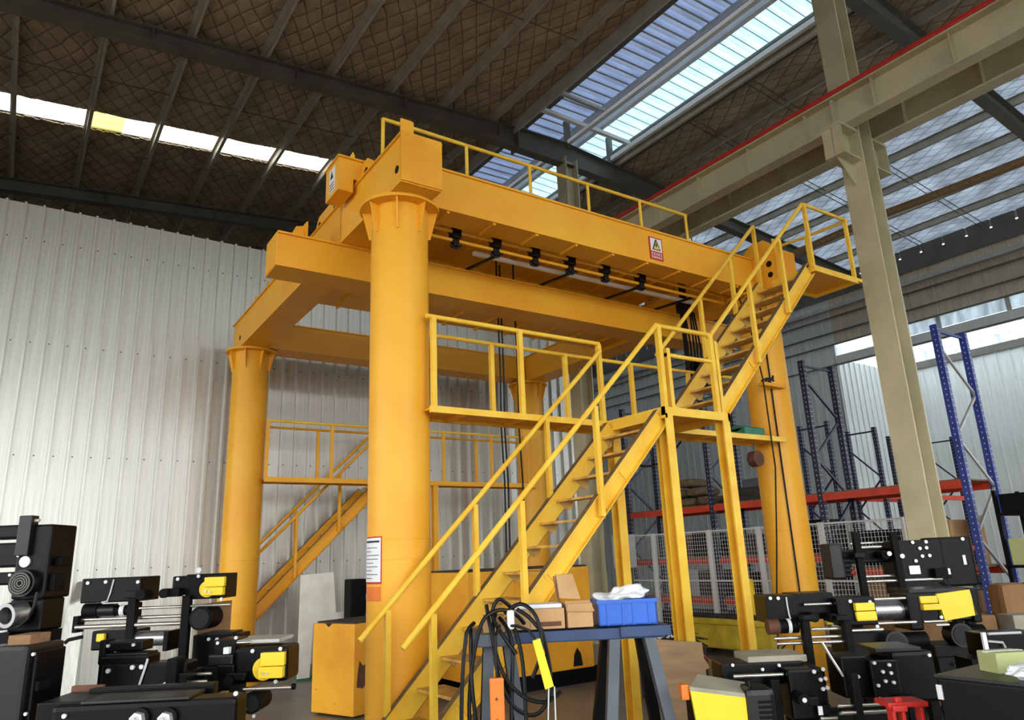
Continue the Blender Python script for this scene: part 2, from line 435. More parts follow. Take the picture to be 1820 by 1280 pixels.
# girt channels seen beside the rafters
# --- translucent strip in the left slope
def corr_sheet(lx, ly, pitch=0.2, amp=0.03, along='x'):
    """corrugated sheet lx by ly; ribs run along x"""
    m = MB(); n = int(round(ly/pitch)); prof = []
    for i in range(n):
        y = i*pitch; prof += [(y, 0), (y+pitch*.55, 0), (y+pitch*.65, amp), (y+pitch*.9, amp)]
    prof.append((n*pitch, 0))
    vs = [(0, y, z) for y, z in prof] + [(lx, y, z) for y, z in prof]; k = len(prof)
    fs = [(i, i+1, k+i+1, k+i) for i in range(k-1)]
    return m.add(vs, fs)
sk = corr_sheet(1.07, SKY1-SKY0-0.04, 0.21, 0.02).mesh('skylight_sheet', 'skylight_clear')
sks = corr_sheet(0.55, SKY1-SKY0-0.04, 0.21, 0.02).mesh('skylight_sheet', 'skylight_stained')
skh = corr_sheet(0.52, SKY1-SKY0-0.04, 0.21, 0.02).mesh('skylight_sheet', 'skylight_clear')
sl = math.atan(0.085)
for i, x in enumerate([X_L]+PX[:-1]):
    if x > 6.2: continue
    ln = (PX[0]-X_L) if i == 0 else 1.07
    if i == 0: inst(sk, 'skylight_sheet', ceil, (x, SKY0+.02, zl(x)+.2), (0, -sl, 0), (ln/1.07, 1, 1))
    elif abs(x-0.343) < 0.01 or abs(x-1.413) < -1:
        inst(sks, 'skylight_sheet', ceil, (x, SKY0+.02, zl(x)+.2), (0, -sl, 0)); inst(skh, 'skylight_sheet', ceil, (x+.55, SKY0+.02, zl(x+.55)+.2), (0, -sl, 0))
    else: inst(sk, 'skylight_sheet', ceil, (x, SKY0+.02, zl(x)+.2), (0, -sl, 0))
tr = MB()
random.seed(3)
x = -6.0
while x < 6.1:
    wd = random.uniform(.02, .09); hh = random.uniform(.005, .06)
    tr.box(x, x+wd, SKY0-.02, SKY0+hh*.4, zl(x)+.155, zl(x)+.175); tr.box(x, x+wd, SKY1-hh, SKY1+.03, zl(x)+.155, zl(x)+.175); x += wd
tr.build('torn_blanket_edge', 'quilt_shaded_brown', ceil)

# --- ridge monitor
CX0, CXM, CX1 = 6.75, 9.28, 10.9
ridge = ceil
blue = corr_sheet(CXM-CX0, 1.0, 0.25, 0.07).mesh('ridge_sheet', 'skylight_blue')
cyan = corr_sheet(CX1-CXM, 1.0, 0.25, 0.06).mesh('ridge_sheet', 'skylight_cyan')
for k in range(int(Y_B-Y_F)):
    inst(blue, 'ridge_sheet', ceil, (CX0, Y_F+k, 10.25), (0, -0.03, 0)); inst(cyan, 'ridge_sheet', ceil, (CXM, Y_F+k, 10.33), (0, 0.03, 0))
for xx, z0, z1, m, wd in ((7.3, 9.45, 9.98, 'steel_grey', .02), (10.05, 9.5, 9.95, 'steel_dark', .02)):
    MB().box(xx-wd, xx+wd, Y_F, Y_B, z0, z1).build('ridge_curb', m, ceil)
for xx, zz, wd, ht, m in ((7.62, 10.12, .16, .12, 'steel_grey'), (7.95, 10.16, .1, .16, 'steel_dark'), (8.66, 9.68, .09, .08, 'white_paint'), (9.05, 10.18, .1, .14, 'steel_grey'),
                          (9.4, 10.2, .1, .14, 'white_paint'), (9.84, 9.66, .08, .1, 'white_paint'), (10.35, 10.15, .1, .14, 'steel_dark')):
    MB().box(xx-wd/2, xx+wd/2, Y_F, Y_B, zz-ht/2, zz+ht/2).build('ridge_rail', m, ceil)
for y in (4.2, 10.0, 15.6, 21.2):
    for xx in (7.5, 8.66, 9.84):
        MB().box(xx-.05, xx+.05, y-.05, y+.05, 9.55, 10.2).build('ridge_post', 'steel_dark', ceil)
    MB().box(7.3, 9.9, y-.62, y-.54, 9.72, 9.8).build('ridge_tie', 'white_paint', ceil)
    MB().box(7.3, 8.7, y-1.15, y-1.08, 9.78, 9.85).build('ridge_tie', 'steel_grey', ceil)
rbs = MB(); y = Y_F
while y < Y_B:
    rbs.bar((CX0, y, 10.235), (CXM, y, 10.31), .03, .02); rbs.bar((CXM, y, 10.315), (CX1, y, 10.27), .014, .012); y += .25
rbs.build('rib_shade_bars', 'steel_grey', ceil)  # bars stand in for the shading of the sheets' corrugation
vent = MB()
y = Y_F
while y < Y_B: vent.box(9.9, 10.05, y, y+.05, 9.62, 9.8); y += .38
vent.build('ridge_louvre_brackets', 'steel_grey', ceil)

# --- partition of standing-seam sheets behind the gantry
YW, ZW = 11.45, 6.592
wb = struct(MB().box(-9.0, 9.9, YW+.03, YW+.06, 0, ZW), 'wall_back', 'wall_metal')
p = MB(); PW = 0.2212
p.box(0, PW-.004, -.004, .026, 0, ZW); p.box(-.016, .014, -.06, .0, 0, ZW)
pmesh = p.mesh('wall_panel', 'wall_metal')
k0 = int((-9.0-3.01)/PW)+1
for k in range(k0, int((9.9-3.01)/PW)):
    inst(pmesh, 'wall_panel', wb, (3.01+k*PW, YW, 0))
scw = MB()
for k in range(k0, int((9.9-3.01)/PW)):
    for z in (6.05, 4.55, 3.0, 1.5): scw.box(3.01+k*PW+.05, 3.01+k*PW+.066, YW-.014, YW-.004, z, z+.016)
scw.build('panel_screws', 'wall_screw', wb)
struct(MB().box(9.85, 9.97, YW-.03, YW+.2, 0, ZW), 'trim_1', 'steel_dark')

# --- far side of the hall
XS = 19.0
wr = MB().box(XS, XS+.05, 10.9, Y_B, 0, 8.72)
y = 10.9
while y < Y_B: wr.box(XS-.035, XS, y, y+.03, 0, 8.9); y += .28
wr = struct(wr, 'wall_right', 'wall_white')
up = MB().box(XS, XS+.05, Y_F, 10.9, 6.97, 8.72)
y = Y_F
while y < 10.9: up.box(XS-.03, XS, y, y+.03, 6.97, 8.9); y += .3
struct(up, 'wall_right_upper', 'wall_upper')
struct(MB().box(XS, XS+.05, Y_F, 10.9, 6.36, 6.64), 'wall_right_band', 'wall_white')
gi = MB()
for z in (6.35, 6.95, 7.3, 7.75): gi.box(XS-.07, XS-.04, Y_F, Y_B, z, z+.04)
gi = struct(gi, 'trim_2', 'steel_dark')
struct(MB().box(XS-.16, XS-.04, Y_F, Y_B, 7.98, 8.08), 'trim_3', 'steel_grey')
n = 1
for a in range(8):
    y0 = 9.6-a*1.6
    wn = struct(MB().box(XS+.02, XS+.03, y0-1.5, y0, 6.66, 6.96), 'window_%d' % n, 'window_sheet'); n += 1
    MB().box(XS-.01, XS+.05, y0-1.6, y0-1.5, 6.64, 6.98).build('window_frame', 'steel_grey', wn)
# annex: return wall, outer wall, clerestory strip, roof
wa = struct(MB().box(XS, 22.6, 10.93, 10.98, 0, 6.55), 'wall_annex_end', 'wall_white')
ap = MB().box(0, .27, 0, .03, 0, 6.55).box(-.012, .012, -.03, 0, 0, 6.55).mesh('wall_panel', 'wall_white')
for k in range(13): inst(ap, 'wall_panel', wa, (XS+.02+k*.275, 10.9, 0))
wo = struct(MB().box(22.53, 22.58, -2, 10.93, 0, 6.5), 'wall_annex', 'wall_white')
for k in range(38): inst(ap, 'wall_panel', wo, (22.5, 10.6-k*.34, 0), (0, 0, -math.pi/2), (1.2, 1, 6.5/6.55))
struct(MB().box(22.4, 22.6, -2, 10.93, 6.52, 6.72), 'trim_4', 'steel_dark')
for k in range(8):
    y0 = 10.8-k*1.6
    struct(MB().box(22.5, 22.51, y0-1.52, y0, 6.74, 7.02), 'window_%d' % n, 'window_sheet'); n += 1
struct(MB().box(XS+.05, 22.8, -2, 10.98, 7.06, 7.07), 'ceiling_annex', 'window_sheet')  # unseen roof made translucent so daylight brightens the annex
struct(MB().box(X_L, XS, Y_B, Y_B+.1, 0, 9.6), 'wall_far', 'wall_upper')
# unseen walls added to steer the daylight: wide front opening, open left side
struct(MB().box(9.0, XS, Y_F-.1, Y_F, 0, 8.72).box(X_L, 9.0, Y_F-.1, Y_F, 6.2, 8.7), 'wall_front_light_block', 'wall_white')
struct(MB().box(X_L-.1, X_L, Y_F, Y_B, 6.4, 8.2).box(X_L-.1, X_L, 11.5, Y_B, 0, 6.4), 'wall_left_light_block', 'wall_white')
struct(MB().box(XS, 22.5, 10.94, 10.95, 6.56, 7.05), 'window_%d' % n, 'window_sheet')
# eave gutter with small daylight leaks left out; a wrapped pipe hung in the far bay

# --- runway columns and crane runway beams
def hcol(x, y, ztop, label, m='steel_olive'):
    c, s_ = math.cos(BROT), math.sin(BROT)
    t = thing('steel_column', label, 'column', (x*c-y*s_, x*s_+y*c, 0), BROT)
    MB().box(-.16, -.135, -.15, .15, 0, ztop).build('flange', m, t); MB().box(.135, .16, -.15, .15, 0, ztop).build('flange', m, t)
    MB().box(-.135, .135, -.008, .008, 0, ztop).build('web', m, t)
    MB().box(-.25, .25, -.22, .22, 0, .03).build('base_plate', m, t)
    b = MB()
    for s in (-1, 1):
        b.box(s*.16, s*.56, -.13, .13, 6.57, 6.6); b.box(s*.16, s*.56, -.13, .13, 6.16, 6.18)
        b.box(s*.16, s*.545, -.006, .006, 6.18, 6.57)
        b.box(s*.53, s*.545, -.13, .13, 6.18, 6.57)
        b.prism([(s*.16, -.006, 5.85), (s*.5, -.006, 6.16), (s*.16, -.006, 6.16)], (0, .012, 0))
    b.build('bracket', m, t)
    return t
hcol(8.6, 4.2, 9.25, 'tall olive grey steel column with crane bracket rising beside the blue pallet rack')
hcol(8.6, 10.0, 9.25, 'dark steel column behind the gantry at the end of the sheet partition')
def runway(x, side, label):
    t = thing('runway_beam', label, 'beam', (0, 0, 0), BROT)
    y0, y1 = -5.0, 21.0
    MB().box(x-.1, x+.1, y0, y1, 6.60, 6.625).build('bottom_flange', 'steel_olive', t)
    MB().box(x-.13, x+.13, y0, y1, 7.02, 7.045).build('top_flange', 'steel_olive', t)
    MB().box(x-.006, x+.006, y0, y1, 6.625, 7.02).build('web', 'steel_olive', t)
    sm = MB().box(-.095, .095, -.006, .006, 6.625, 7.02).mesh('stiffener', 'steel_olive')
    k = y0+.3
    while k < y1:
        inst(sm, 'stiffener', t, (x, k, 0)); k += 0.93
    for yy in (4.2, 10.0): MB().box(x-.09, x+.09, yy-.02, yy+.02, 6.6, 7.03).build('end_plate', 'steel_olive', t)
    return t
runway(8.27, -1, 'olive crane runway beam with stiffeners running under the red conductor rail')
runway(8.98, 1, 'olive crane runway beam on the rack side of the steel column')
t = thing('conductor_rail', 'long red conductor rail on the crane runway beam', 'rail', (0, 0, 0), BROT)
MB().bbox(8.13, 8.19, -5, 21, 7.05, 7.11, .012).build('rail_cover', 'red_paint', t)
hm = MB().box(8.14, 8.2, -.02, .02, 7.045, 7.075).mesh('hanger', 'red_paint')
for k in range(24): inst(hm, 'hanger', t, (0, -4.5+k*1.05, 0))
# lagged pipe behind the steel column
t = thing('lagged_pipe', 'brown wrapped pipe slung across the far bay below the silver roof blankets', 'pipe', (0, 0, 0), BROT)
pts = catenary((11.6, -3, 6.9), (11.6, 5.5, 6.8), .12, 16)[:] + catenary((11.6, 5.5, 6.8), (11.6, 14, 6.9), .12, 16)[1:]
MB().tube(pts, .07, 8).build('lagging', 'pipe_wrap', t, True)
for y in (1.5, 5.5, 9.5): MB().box(11.59, 11.61, y-.01, y+.01, 6.8, 9.3).build('hanger_rod', 'steel_dark', t)
ev = MB().box(XS-.06, XS-.035, Y_F, Y_B, 8.34, 8.74); y = Y_F
while y < Y_B: ev.box(XS-.06, XS-.035, y, y+.5, 8.74, 9.0); y += .56
struct(ev, 'trim_5', 'steel_dark')

# ================================================================== THE YELLOW GANTRY
G = thing('gantry_frame', 'yellow steel test gantry frame on four round columns', 'gantry', (2.5, 5.39, 0), world=True)
CXY = [(2.5, 5.39), (2.5, 10.49), (7.44, 5.39), (7.44, 10.49)]
for ci, (cx, cy) in enumerate(CXY):
    c = MB().cyl((cx, cy, 0.02), (cx, cy, 4.47), .25, 48).build('column', 'yellow', G, True)
    sub(c, MB().ring((cx, cy, 4.485), (0, 0, 1), .2, .355, .03, 40), 'flange_ring', 'yellow')
    sub(c, MB().ring((cx, cy, .015), (0, 0, 1), .0, .38, .03, 40), 'base_plate', 'yellow')
    for k in range(8):
        a = 2*math.pi*(k+.35)/8; d = Vector((math.cos(a), math.sin(a), 0)); n = Vector((-d.y, d.x, 0)); o = Vector((cx, cy, 0))
        g = MB().prism([o+d*.245+Vector((0, 0, 4.21))-n*.006, o+d*.27+Vector((0, 0, 4.21))-n*.006, o+d*.335+Vector((0, 0, 4.47))-n*.006, o+d*.245+Vector((0, 0, 4.47))-n*.006], n*.012)
        sub(c, g, 'gusset', 'yellow')
    sub(c, MB().ring((cx, cy, 1.62 if ci != 1 else 1.55), (0, 0, 1), .249, .2525, .012, 48), 'weld_seam', 'yellow_worn')
    if ci == 0: sub(c, MB().ring((cx, cy, 1.44), (.05, .12, 1), .249, .253, .01, 48), 'weld_seam', 'yellow_worn')
def side_beam(x0, x1, s):
    b = MB().box(x0+.012, x1-.012, 4.905, 10.75, 4.515, 4.945).build('side_beam', 'yellow', G)
    sub(b, MB().box(x0-.012, x1+.012, 4.89, 10.77, 4.945, 4.96), 'top_plate', 'yellow')
    sub(b, MB().box(x0, x1, 4.9, 10.75, 4.5, 4.515), 'bottom_plate', 'yellow')
    sub(b, MB().box(x0-.004, x1+.004, 4.885, 4.905, 4.51, 4.975), 'end_plate', 'yellow_worn')
    xf = x0+.011 if s > 0 else x0+.011
    for yy in (5.0, 10.35): sub(b, MB().cyl((x0+.0125, yy, 4.66), (x0+.008, yy, 4.66), .036, 20), 'hole', 'rubber')
    sub(b, MB().box(x0+.012, x1-.012, 6.32, 6.33, 4.51, 4.95), 'weld_seam', 'yellow_worn')
    lug = MB().prism([(x0, 4.9, 4.96), (x0+.12, 4.9, 4.96), (x0+.12, 4.9, 5.09), (x0+.1, 4.9, 5.1), (x0, 4.9, 5.1)], (0, .015, 0))
    sub(b, lug, 'lifting_lug', 'yellow')
    for yy in (9.0, 9.6): sub(b, MB().tube([(x0+.02, yy-.035, 4.96), (x0+.02, yy-.035, 5.03), (x0+.02, yy, 5.06), (x0+.02, yy+.035, 5.03), (x0+.02, yy+.035, 4.96)], .008), 'lifting_eye', 'yellow')
    return b
side_beam(2.28, 2.66, 1)
rb = side_beam(7.25, 7.63, -1)
sub(rb, MB().cyl((7.262, 5.0, 4.8), (7.258, 5.0, 4.8), .04, 20), 'hole', 'rubber')
sub(rb, MB().prism([(7.27, 4.95, 4.96), (7.27, 5.35, 4.96), (7.27, 5.35, 5.06), (7.27, 5.25, 5.14), (7.27, 5.05, 5.14), (7.27, 4.95, 5.06)], (.015, 0, 0)), 'end_stop', 'yellow')
# front cross beam
b = MB().box(2.66, 7.25, 5.235, 5.5, 4.56, 4.93).build('front_beam', 'yellow', G)
sub(b, MB().box(2.66, 7.25, 5.215, 5.62, 4.93, 4.95), 'top_plate', 'yellow')
sub(b, MB().box(2.66, 7.25, 5.222, 5.52, 4.535, 4.56), 'bottom_plate', 'yellow')
rm = MB()
for k in range(9): sub(b, MB().box(2.9+k*.5, 2.93+k*.5, 5.24, 5.51, 4.515, 4.535), 'rib', 'yellow')
# rear cross beam
b = MB().box(2.66, 7.25, 10.3, 10.66, 4.56, 4.93).build('rear_beam', 'yellow', G)
sub(b, MB().box(2.66, 7.25, 10.28, 10.68, 4.93, 4.95), 'top_plate', 'yellow'); sub(b, MB().box(2.66, 7.25, 10.28, 10.68, 4.54, 4.56), 'bottom_plate', 'yellow')
# hung girder below the side beams, with its ribbed deck
b = MB().box(1.68, 8.1, 6.31, 6.63, 4.165, 4.48).build('hung_girder', 'yellow', G)
sub(b, MB().box(1.67, 8.11, 6.285, 6.655, 4.48, 4.5), 'top_plate', 'yellow'); sub(b, MB().box(1.67, 8.11, 6.29, 6.65, 4.15, 4.165), 'bottom_plate', 'yellow')
sub(b, MB().box(1.665, 1.68, 6.3, 6.64, 4.16, 4.49), 'end_plate', 'yellow_worn')
dk = MB().box(2.66, 7.25, 7.4, 8.26, 4.58, 4.9).build('middle_beam', 'yellow', G)
for k in range(9): sub(dk, MB().box(2.95+k*.5, 2.98+k*.5, 7.42, 8.24, 4.545, 4.58), 'rib', 'yellow')
# bracket with end stop on the girder's outer end
b = MB().box(1.8, 2.26, 6.4, 6.6, 4.5, 4.52).box(1.98, 1.995, 6.42, 6.58, 4.52, 4.72).prism([(1.82, 6.49, 4.52), (1.98, 6.49, 4.52), (1.98, 6.49, 4.7), (1.9, 6.49, 4.68)], (0, .012, 0)).build('end_stop', 'yellow', G)

# --- bridge that rides on the side beams
T = thing('test_bridge', 'yellow bridge girder on end carriages riding on top of the gantry side beams', 'crane', (2.1, 5.9, 4.86), world=True)
for x0 in (2.33, 7.3):
    c = MB().prism([(x0, 5.62, 4.962), (x0, 7.2, 4.962), (x0, 7.2, 5.08), (x0, 7.12, 5.16), (x0, 5.75, 5.18), (x0, 5.62, 5.08)], (.02, 0, 0))
    c.prism([(x0+.24, 5.62, 4.962), (x0+.24, 7.2, 4.962), (x0+.24, 7.2, 5.08), (x0+.24, 7.12, 5.16), (x0+.24, 5.75, 5.18), (x0+.24, 5.62, 5.08)], (.02, 0, 0))
    c = c.build('end_carriage', 'yellow', T)
    for yy in (5.78, 6.62, 7.1): sub(c, MB().cyl((x0-.004, yy, 5.05), (x0+.268, yy, 5.05), .04, 18), 'wheel', 'rubber')
g = MB().box(2.25, 7.68, 5.9, 6.24, 5.0, 5.2).box(2.1, 2.25, 5.9, 6.24, 4.86, 5.2).box(7.68, 7.8, 5.9, 6.24, 4.86, 5.2).build('girder', 'yellow', T)
MB().box(2.085, 7.82, 5.87, 6.27, 5.2, 5.215).build('top_plate', 'yellow', T)
MB().box(2.64, 7.25, 6.28, 7.28, 5.0, 5.02).build('walkway_plate', 'yellow', T)
for k in range(8): MB().box(2.9+k*.55, 2.93+k*.55, 6.28, 7.16, 4.96, 5.0).build('rib', 'yellow', T)
MB().box(3.4, 7.23, 7.24, 7.32, 4.93, 5.02).build('edge_angle', 'yellow_rail', T)
MB().box(2.64, 7.25, 7.0, 7.16, 5.02, 5.2).build('girder', 'yellow', T)
MB().prism([(2.22, 5.95, 5.215), (2.28, 5.95, 5.215), (2.28, 5.95, 5.29), (2.26, 5.95, 5.33), (2.23, 5.95, 5.27)], (0, .015, 0)).build('lug', 'yellow_rail', T)
s = MB().box(2.094, 2.1, 5.99, 6.13, 4.9, 5.15).build('warning_plate', 'paper', T)
sub(s, MB().prism([(2.093, 6.02, 5.04), (2.093, 6.1, 5.04), (2.093, 6.06, 5.12)], (-.002, 0, 0)), 'warning_mark', 'ink')
for k in range(3): sub(s, MB().box(2.0925, 2.094, 6.0, 6.12, 4.92+k*.03, 4.93+k*.03), 'text_line', 'ink')

# --- hand rail along the top of the front beam
T = thing('top_guard_rail', 'yellow guard rail standing along the top of the front gantry beam', 'railing', (2.5, 5.6, 4.95), world=True)
for x in (2.7, 3.34, 4.13, 4.94, 5.75, 6.54): MB().cyl((x, 5.6, 4.95), (x, 5.6, 5.54), .018, 10).build('post', 'yellow_rail', T, True)
MB().cyl((2.42, 5.6, 4.96), (2.42, 5.6, 5.55), .018, 10).build('post', 'yellow_rail', T, True)
MB().tube([(2.42, 5.6, 5.545), (4, 5.6, 5.545), (6.56, 5.6, 5.545)], .02, 10).build('top_rail', 'yellow_rail', T, True)

# --- safety plate on the front beam
T = thing('warning_sign', 'white and red electrical warning sign on the front gantry beam', 'sign', (5.56, 5.228, 4.58), world=True)
MB().box(5.46, 5.66, 5.225, 5.234, 4.59, 4.86).build('plate', 'sign_red', T)
MB().box(5.475, 5.645, 5.222, 5.225, 4.69, 4.845).build('white_field', 'paper', T)
MB().prism([(5.495, 5.2215, 4.705), (5.625, 5.2215, 4.705), (5.57, 5.2215, 4.835), (5.55, 5.2215, 4.835)], (0, -.001, 0)).build('triangle_outline', 'ink', T)
MB().prism([(5.515, 5.2195, 4.715), (5.605, 5.2195, 4.715), (5.56, 5.2195, 4.815)], (0, -.001, 0)).build('triangle', 'sign_yellow', T)
MB().prism([(5.555, 5.218, 4.79), (5.575, 5.218, 4.79), (5.562, 5.218, 4.763), (5.58, 5.218, 4.763), (5.55, 5.218, 4.725), (5.558, 5.218, 4.75), (5.54, 5.218, 4.75)], (0, -.001, 0)).build('lightning_mark', 'ink', T)
random.seed(5)
tx = MB()
for r, zz in enumerate((4.645, 4.605)):
    for k in range(5):
        x0 = 5.48+k*.034
        tx.box(x0, x0+.025, 5.2235, 5.225, zz+.02, zz+.026); tx.box(x0, x0+.025, 5.2235, 5.225, zz, zz+.006); tx.box(x0+.01, x0+.015, 5.2235, 5.225, zz, zz+.03)
        if random.random() < .6: tx.box(x0, x0+.006, 5.2235, 5.225, zz, zz+.026)
        if random.random() < .6: tx.box(x0+.005, x0+.022, 5.2235, 5.225, zz+.011, zz+.016)
tx.build('lettering', 'paper', T)

# --- notice on the near column
T = thing('notice_sheet', 'printed white notice in a red frame on the near round column', 'notice', (2.3, 5.2, 1.3), world=True)
a = math.atan2(-5.39+4.2, -2.5+0.6)
def colpt(ang, r): return (2.5+math.cos(ang)*r, 5.39+math.sin(ang)*r)
A0 = math.radians(164); A1 = math.radians(214)
def curved(a0, a1, r, z0, z1, t, n=24):
    m = MB(); ins = [colpt(a0+(a1-a0)*i/n, r) for i in range(n+1)]; out = [colpt(a0+(a1-a0)*i/n, r+t) for i in range(n+1)]
    for i in range(n):
        q = [(*ins[i], z0), (*ins[i+1], z0), (*out[i+1], z0), (*out[i], z0)]
        m.prism(q, (0, 0, z1-z0))
    return m
curved(A0, A1, .2505, 1.295, 1.645, .003).build('frame', 'sign_red', T)
curved(A0+.03, A1-.03, .2535, 1.31, 1.635, .0015).build('sheet', 'paper', T)
curved(A0+.08, A1-.08, .2545, 1.60, 1.615, .0016).build('heading', 'ink', T)
for k in range(9):
    e = .08+random.uniform(0, .4)
    curved(A0+.1, A1-e, .2545, 1.335+k*.028, 1.340+k*.028, .0016).build('text_line', 'ink', T)
T = thing('paint_patch', 'faded orange stencil patch below the notice on the near column', 'stencil', (2.3, 5.2, 1.18), world=True)
curved(A0, A1-.02, .2505, 1.17, 1.275, .001).build('patch', 'orange_plastic', T)

# ================================================================== STAIRS AND PLATFORMS
RIS = 0.19
def clip_floor(o):
    """cut a mesh off at floor level"""
    bm = bmesh.new(); bm.from_mesh(o.data)
    r_ = bmesh.ops.bisect_plane(bm, geom=bm.verts[:]+bm.edges[:]+bm.faces[:], plane_co=(0, 0, 0), plane_no=(0, 0, 1), clear_inner=True)
    ed_ = [g for g in r_['geom_cut'] if isinstance(g, bmesh.types.BMEdge)]
    if ed_: bmesh.ops.edgeloop_fill(bm, edges=ed_)
    bm.to_mesh(o.data); bm.free()
def flight(T, x0, z0, n, yn, yf, rail_h, posts_n, posts_f, rail_n, rail_f, rm='yellow_rail', bm='yellow_rail', first=0, run=.28, end=.05, last=.215):
    """45 degree flight rising along +x. (x0,z0) is the nose of tread 0"""
    x1, z1 = x0+n*RIS, z0+n*RIS
    for y, sd in ((yn, 1), (yf, -1)):
        p, q = (x0-run, y, z0-run-.045), (x1-end, y, z1-end-.045)
        s = MB().channel(p, q, .05, .155, .008, side=sd, up=(0, 0, 1)).build('stringer', bm, T)
        u = Vector((-1, 0, 1)).normalized()
        pv, qv = Vector(p), Vector(q)
        we = [sub(s, MB().bar(pv+u*k_, qv+u*k_, .052, .004, u), 'worn_edge', 'edge_wear') for k_ in (.08, -.08)]
        if z0 < 1:
            for o_ in [s]+we: clip_floor(o_)
        if y == yn:
            for k in range(2, n, 4):
                c = Vector((x0+k*RIS, y-.027, z0+k*RIS-.06)); sub(s, MB().bar(c-u*.06, c+u*.06, .01, .006, (1, 0, 1)), 'weld_strip', 'yellow_worn')
    tm = MB().box(0, .215, yn+.026, yf-.026, -.006, .0).box(0, .005, yn+.026, yf-.026, -.02, -.006)
    tm.prism([(.02, yf-.03, -.006), (.2, yf-.03, -.006), (.17, yf-.03, -.07), (.12, yf-.03, -.09)], (0, .006, 0))
    tm = tm.mesh('tread', 'tread')
    for k in range(first, n):
        o = inst(tm, 'tread', T, (x0+k*RIS-T.location.x, -T.location.y, z0+k*RIS-T.location.z), (0, 0, 0), (last/.215 if k == n-1 else 1, 1, 1))
    for y, ps in ((yn, posts_n), (yf, posts_f)):
        for px in ps:
            zb = z0+(px-x0); MB().bar((px, y+(-.03 if y == yn else .012), zb-.12), (px, y+(-.03 if y == yn else .012), zb+rail_h-.02), .04, .04, (0, 1, 0)).build('post', rm, T)
    for y, rl in ((yn-.03, rail_n), (yf+.012, rail_f)):
        if rl: MB().tube([(rl[0], y, z0+(rl[0]-x0)+rail_h), ((rl[0]+rl[1])/2, y, z0+((rl[0]+rl[1])/2-x0)+rail_h), (rl[1], y, z0+(rl[1]-x0)+rail_h)], .022, 10).build('hand_rail', rm, T, True)
YN, YFR = 4.37, 5.03
T = thing('lower_staircase', 'yellow steel stair flight rising from the floor to the small landing', 'staircase', (1.8, 4.7, 0), world=True)
# tread noses on the line z = x - 1.88
flight(T, 2.08, .2, 13, YN, YFR, .77, (2.25, 2.97, 3.73), (2.25, 3.0, 3.76), (2.04, 4.52), (2.04, 4.45), last=.145)
T = thing('upper_staircase', 'yellow steel stair flight climbing from the landing to the top platform', 'staircase', (5.3, 4.7, 2.66), world=True)
flight(T, 5.42, 2.85, 9, YN, YFR, .75, (5.91, 6.53), (5.97, 6.57), (5.19, 7.08), (5.21, 7.11), run=.1)
# landing
T = thing('stair_landing', 'small yellow landing on four posts between the two stair flights', 'landing', (4.9, 4.7, 0), world=True)
MB().box(4.53, 5.32, YN-.02, YFR+.04, 2.645, 2.66).build('floor_plate', 'yellow', T)
MB().box(4.5, 5.35, YN-.05, YN-.01, 2.585, 2.66).build('edge_angle', 'yellow_rail', T)
MB().box(4.5, 4.53, YN-.05, YFR+.04, 2.56, 2.66).build('edge_angle', 'yellow_rail', T); MB().box(5.32, 5.35, YN-.05, YFR+.04, 2.585, 2.66).build('edge_angle', 'yellow_rail', T)
for (x, y) in ((4.55, YN), (5.29, YN), (4.55, 5.06), (5.2, 5.06)):
    MB().channel((x, y, 0.012), (x, y, 2.585 if y < 4.6 else 2.58), .09, .1, .012, side=1, up=(0, 1, 0)).build('leg', 'yellow_rail', T)
    MB().box(x-.09, x+.09, y-.09, y+.09, 0, .012).build('foot_plate', 'yellow_rail', T)
for x in (4.53, 5.21): MB().bar((x, YN-.03, 2.6), (x, YN-.03, 3.4), .045, .045, (0, 1, 0)).build('post', 'yellow_rail', T)
MB().bar((4.62, YN-.03, 2.66), (4.62, YN-.03, 3.2), .04, .04, (0, 1, 0)).build('post', 'yellow_rail', T)
MB().bar((5.27, YN-.03, 2.66), (5.27, YN-.03, 3.35), .04, .04, (0, 1, 0)).build('post', 'yellow_rail', T)
MB().tube([(4.5, YN-.03, 3.4), (4.9, YN-.03, 3.405), (5.24, YN-.03, 3.41)], .022, 10).build('top_rail', 'yellow_rail', T, True)
MB().tube([(4.6, YN-.03, 3.14), (4.9, YN-.03, 3.14), (5.24, YN-.03, 3.15)], .02, 10).build('mid_rail', 'yellow_rail', T, True)

# front access platform between the columns
T = thing('access_platform', 'yellow walkway with guard rails between the two near columns', 'platform', (4.9, 5.25, 2.66), world=True)
f_ = MB().prism([(7.195, 5.1, 2.63), (7.195, 5.43, 2.63)]+[(2.5+math.sqrt(.248**2-(y_-5.39)**2), y_, 2.63) for y_ in (5.43, 5.39, 5.34, 5.29, 5.24, 5.2, 5.177)]+[(2.63, 5.1, 2.63)], (0, 0, .015)).build('floor_plate', 'yellow', T)
for k in range(7): sub(f_, MB().box(2.95+k*.6, 2.97+k*.6, 5.1, 5.43, 2.6, 2.63), 'rib', 'yellow')
MB().box(2.63, 7.2, 5.065, 5.1, 2.605, 2.66).build('edge_angle', 'yellow_rail', T); MB().box(2.74, 7.2, 5.43, 5.46, 2.605, 2.66).build('edge_angle', 'yellow_rail', T)
for x in (2.665, 3.54, 4.468): MB().bar((x, 5.085, 2.66), (x, 5.085, 3.42), .042, .042, (0, 1, 0)).build('post', 'yellow_rail', T)
for x in (3.46, 4.33, 5.22, 6.1): MB().bar((x, 5.445, 2.66), (x, 5.445, 3.39), .04, .04, (0, 1, 0)).build('post', 'yellow_rail', T)
MB().tube([(2.6, 5.085, 3.425), (3.5, 5.085, 3.425), (4.48, 5.085, 3.425)], .021, 10).build('top_rail', 'yellow_rail', T, True)
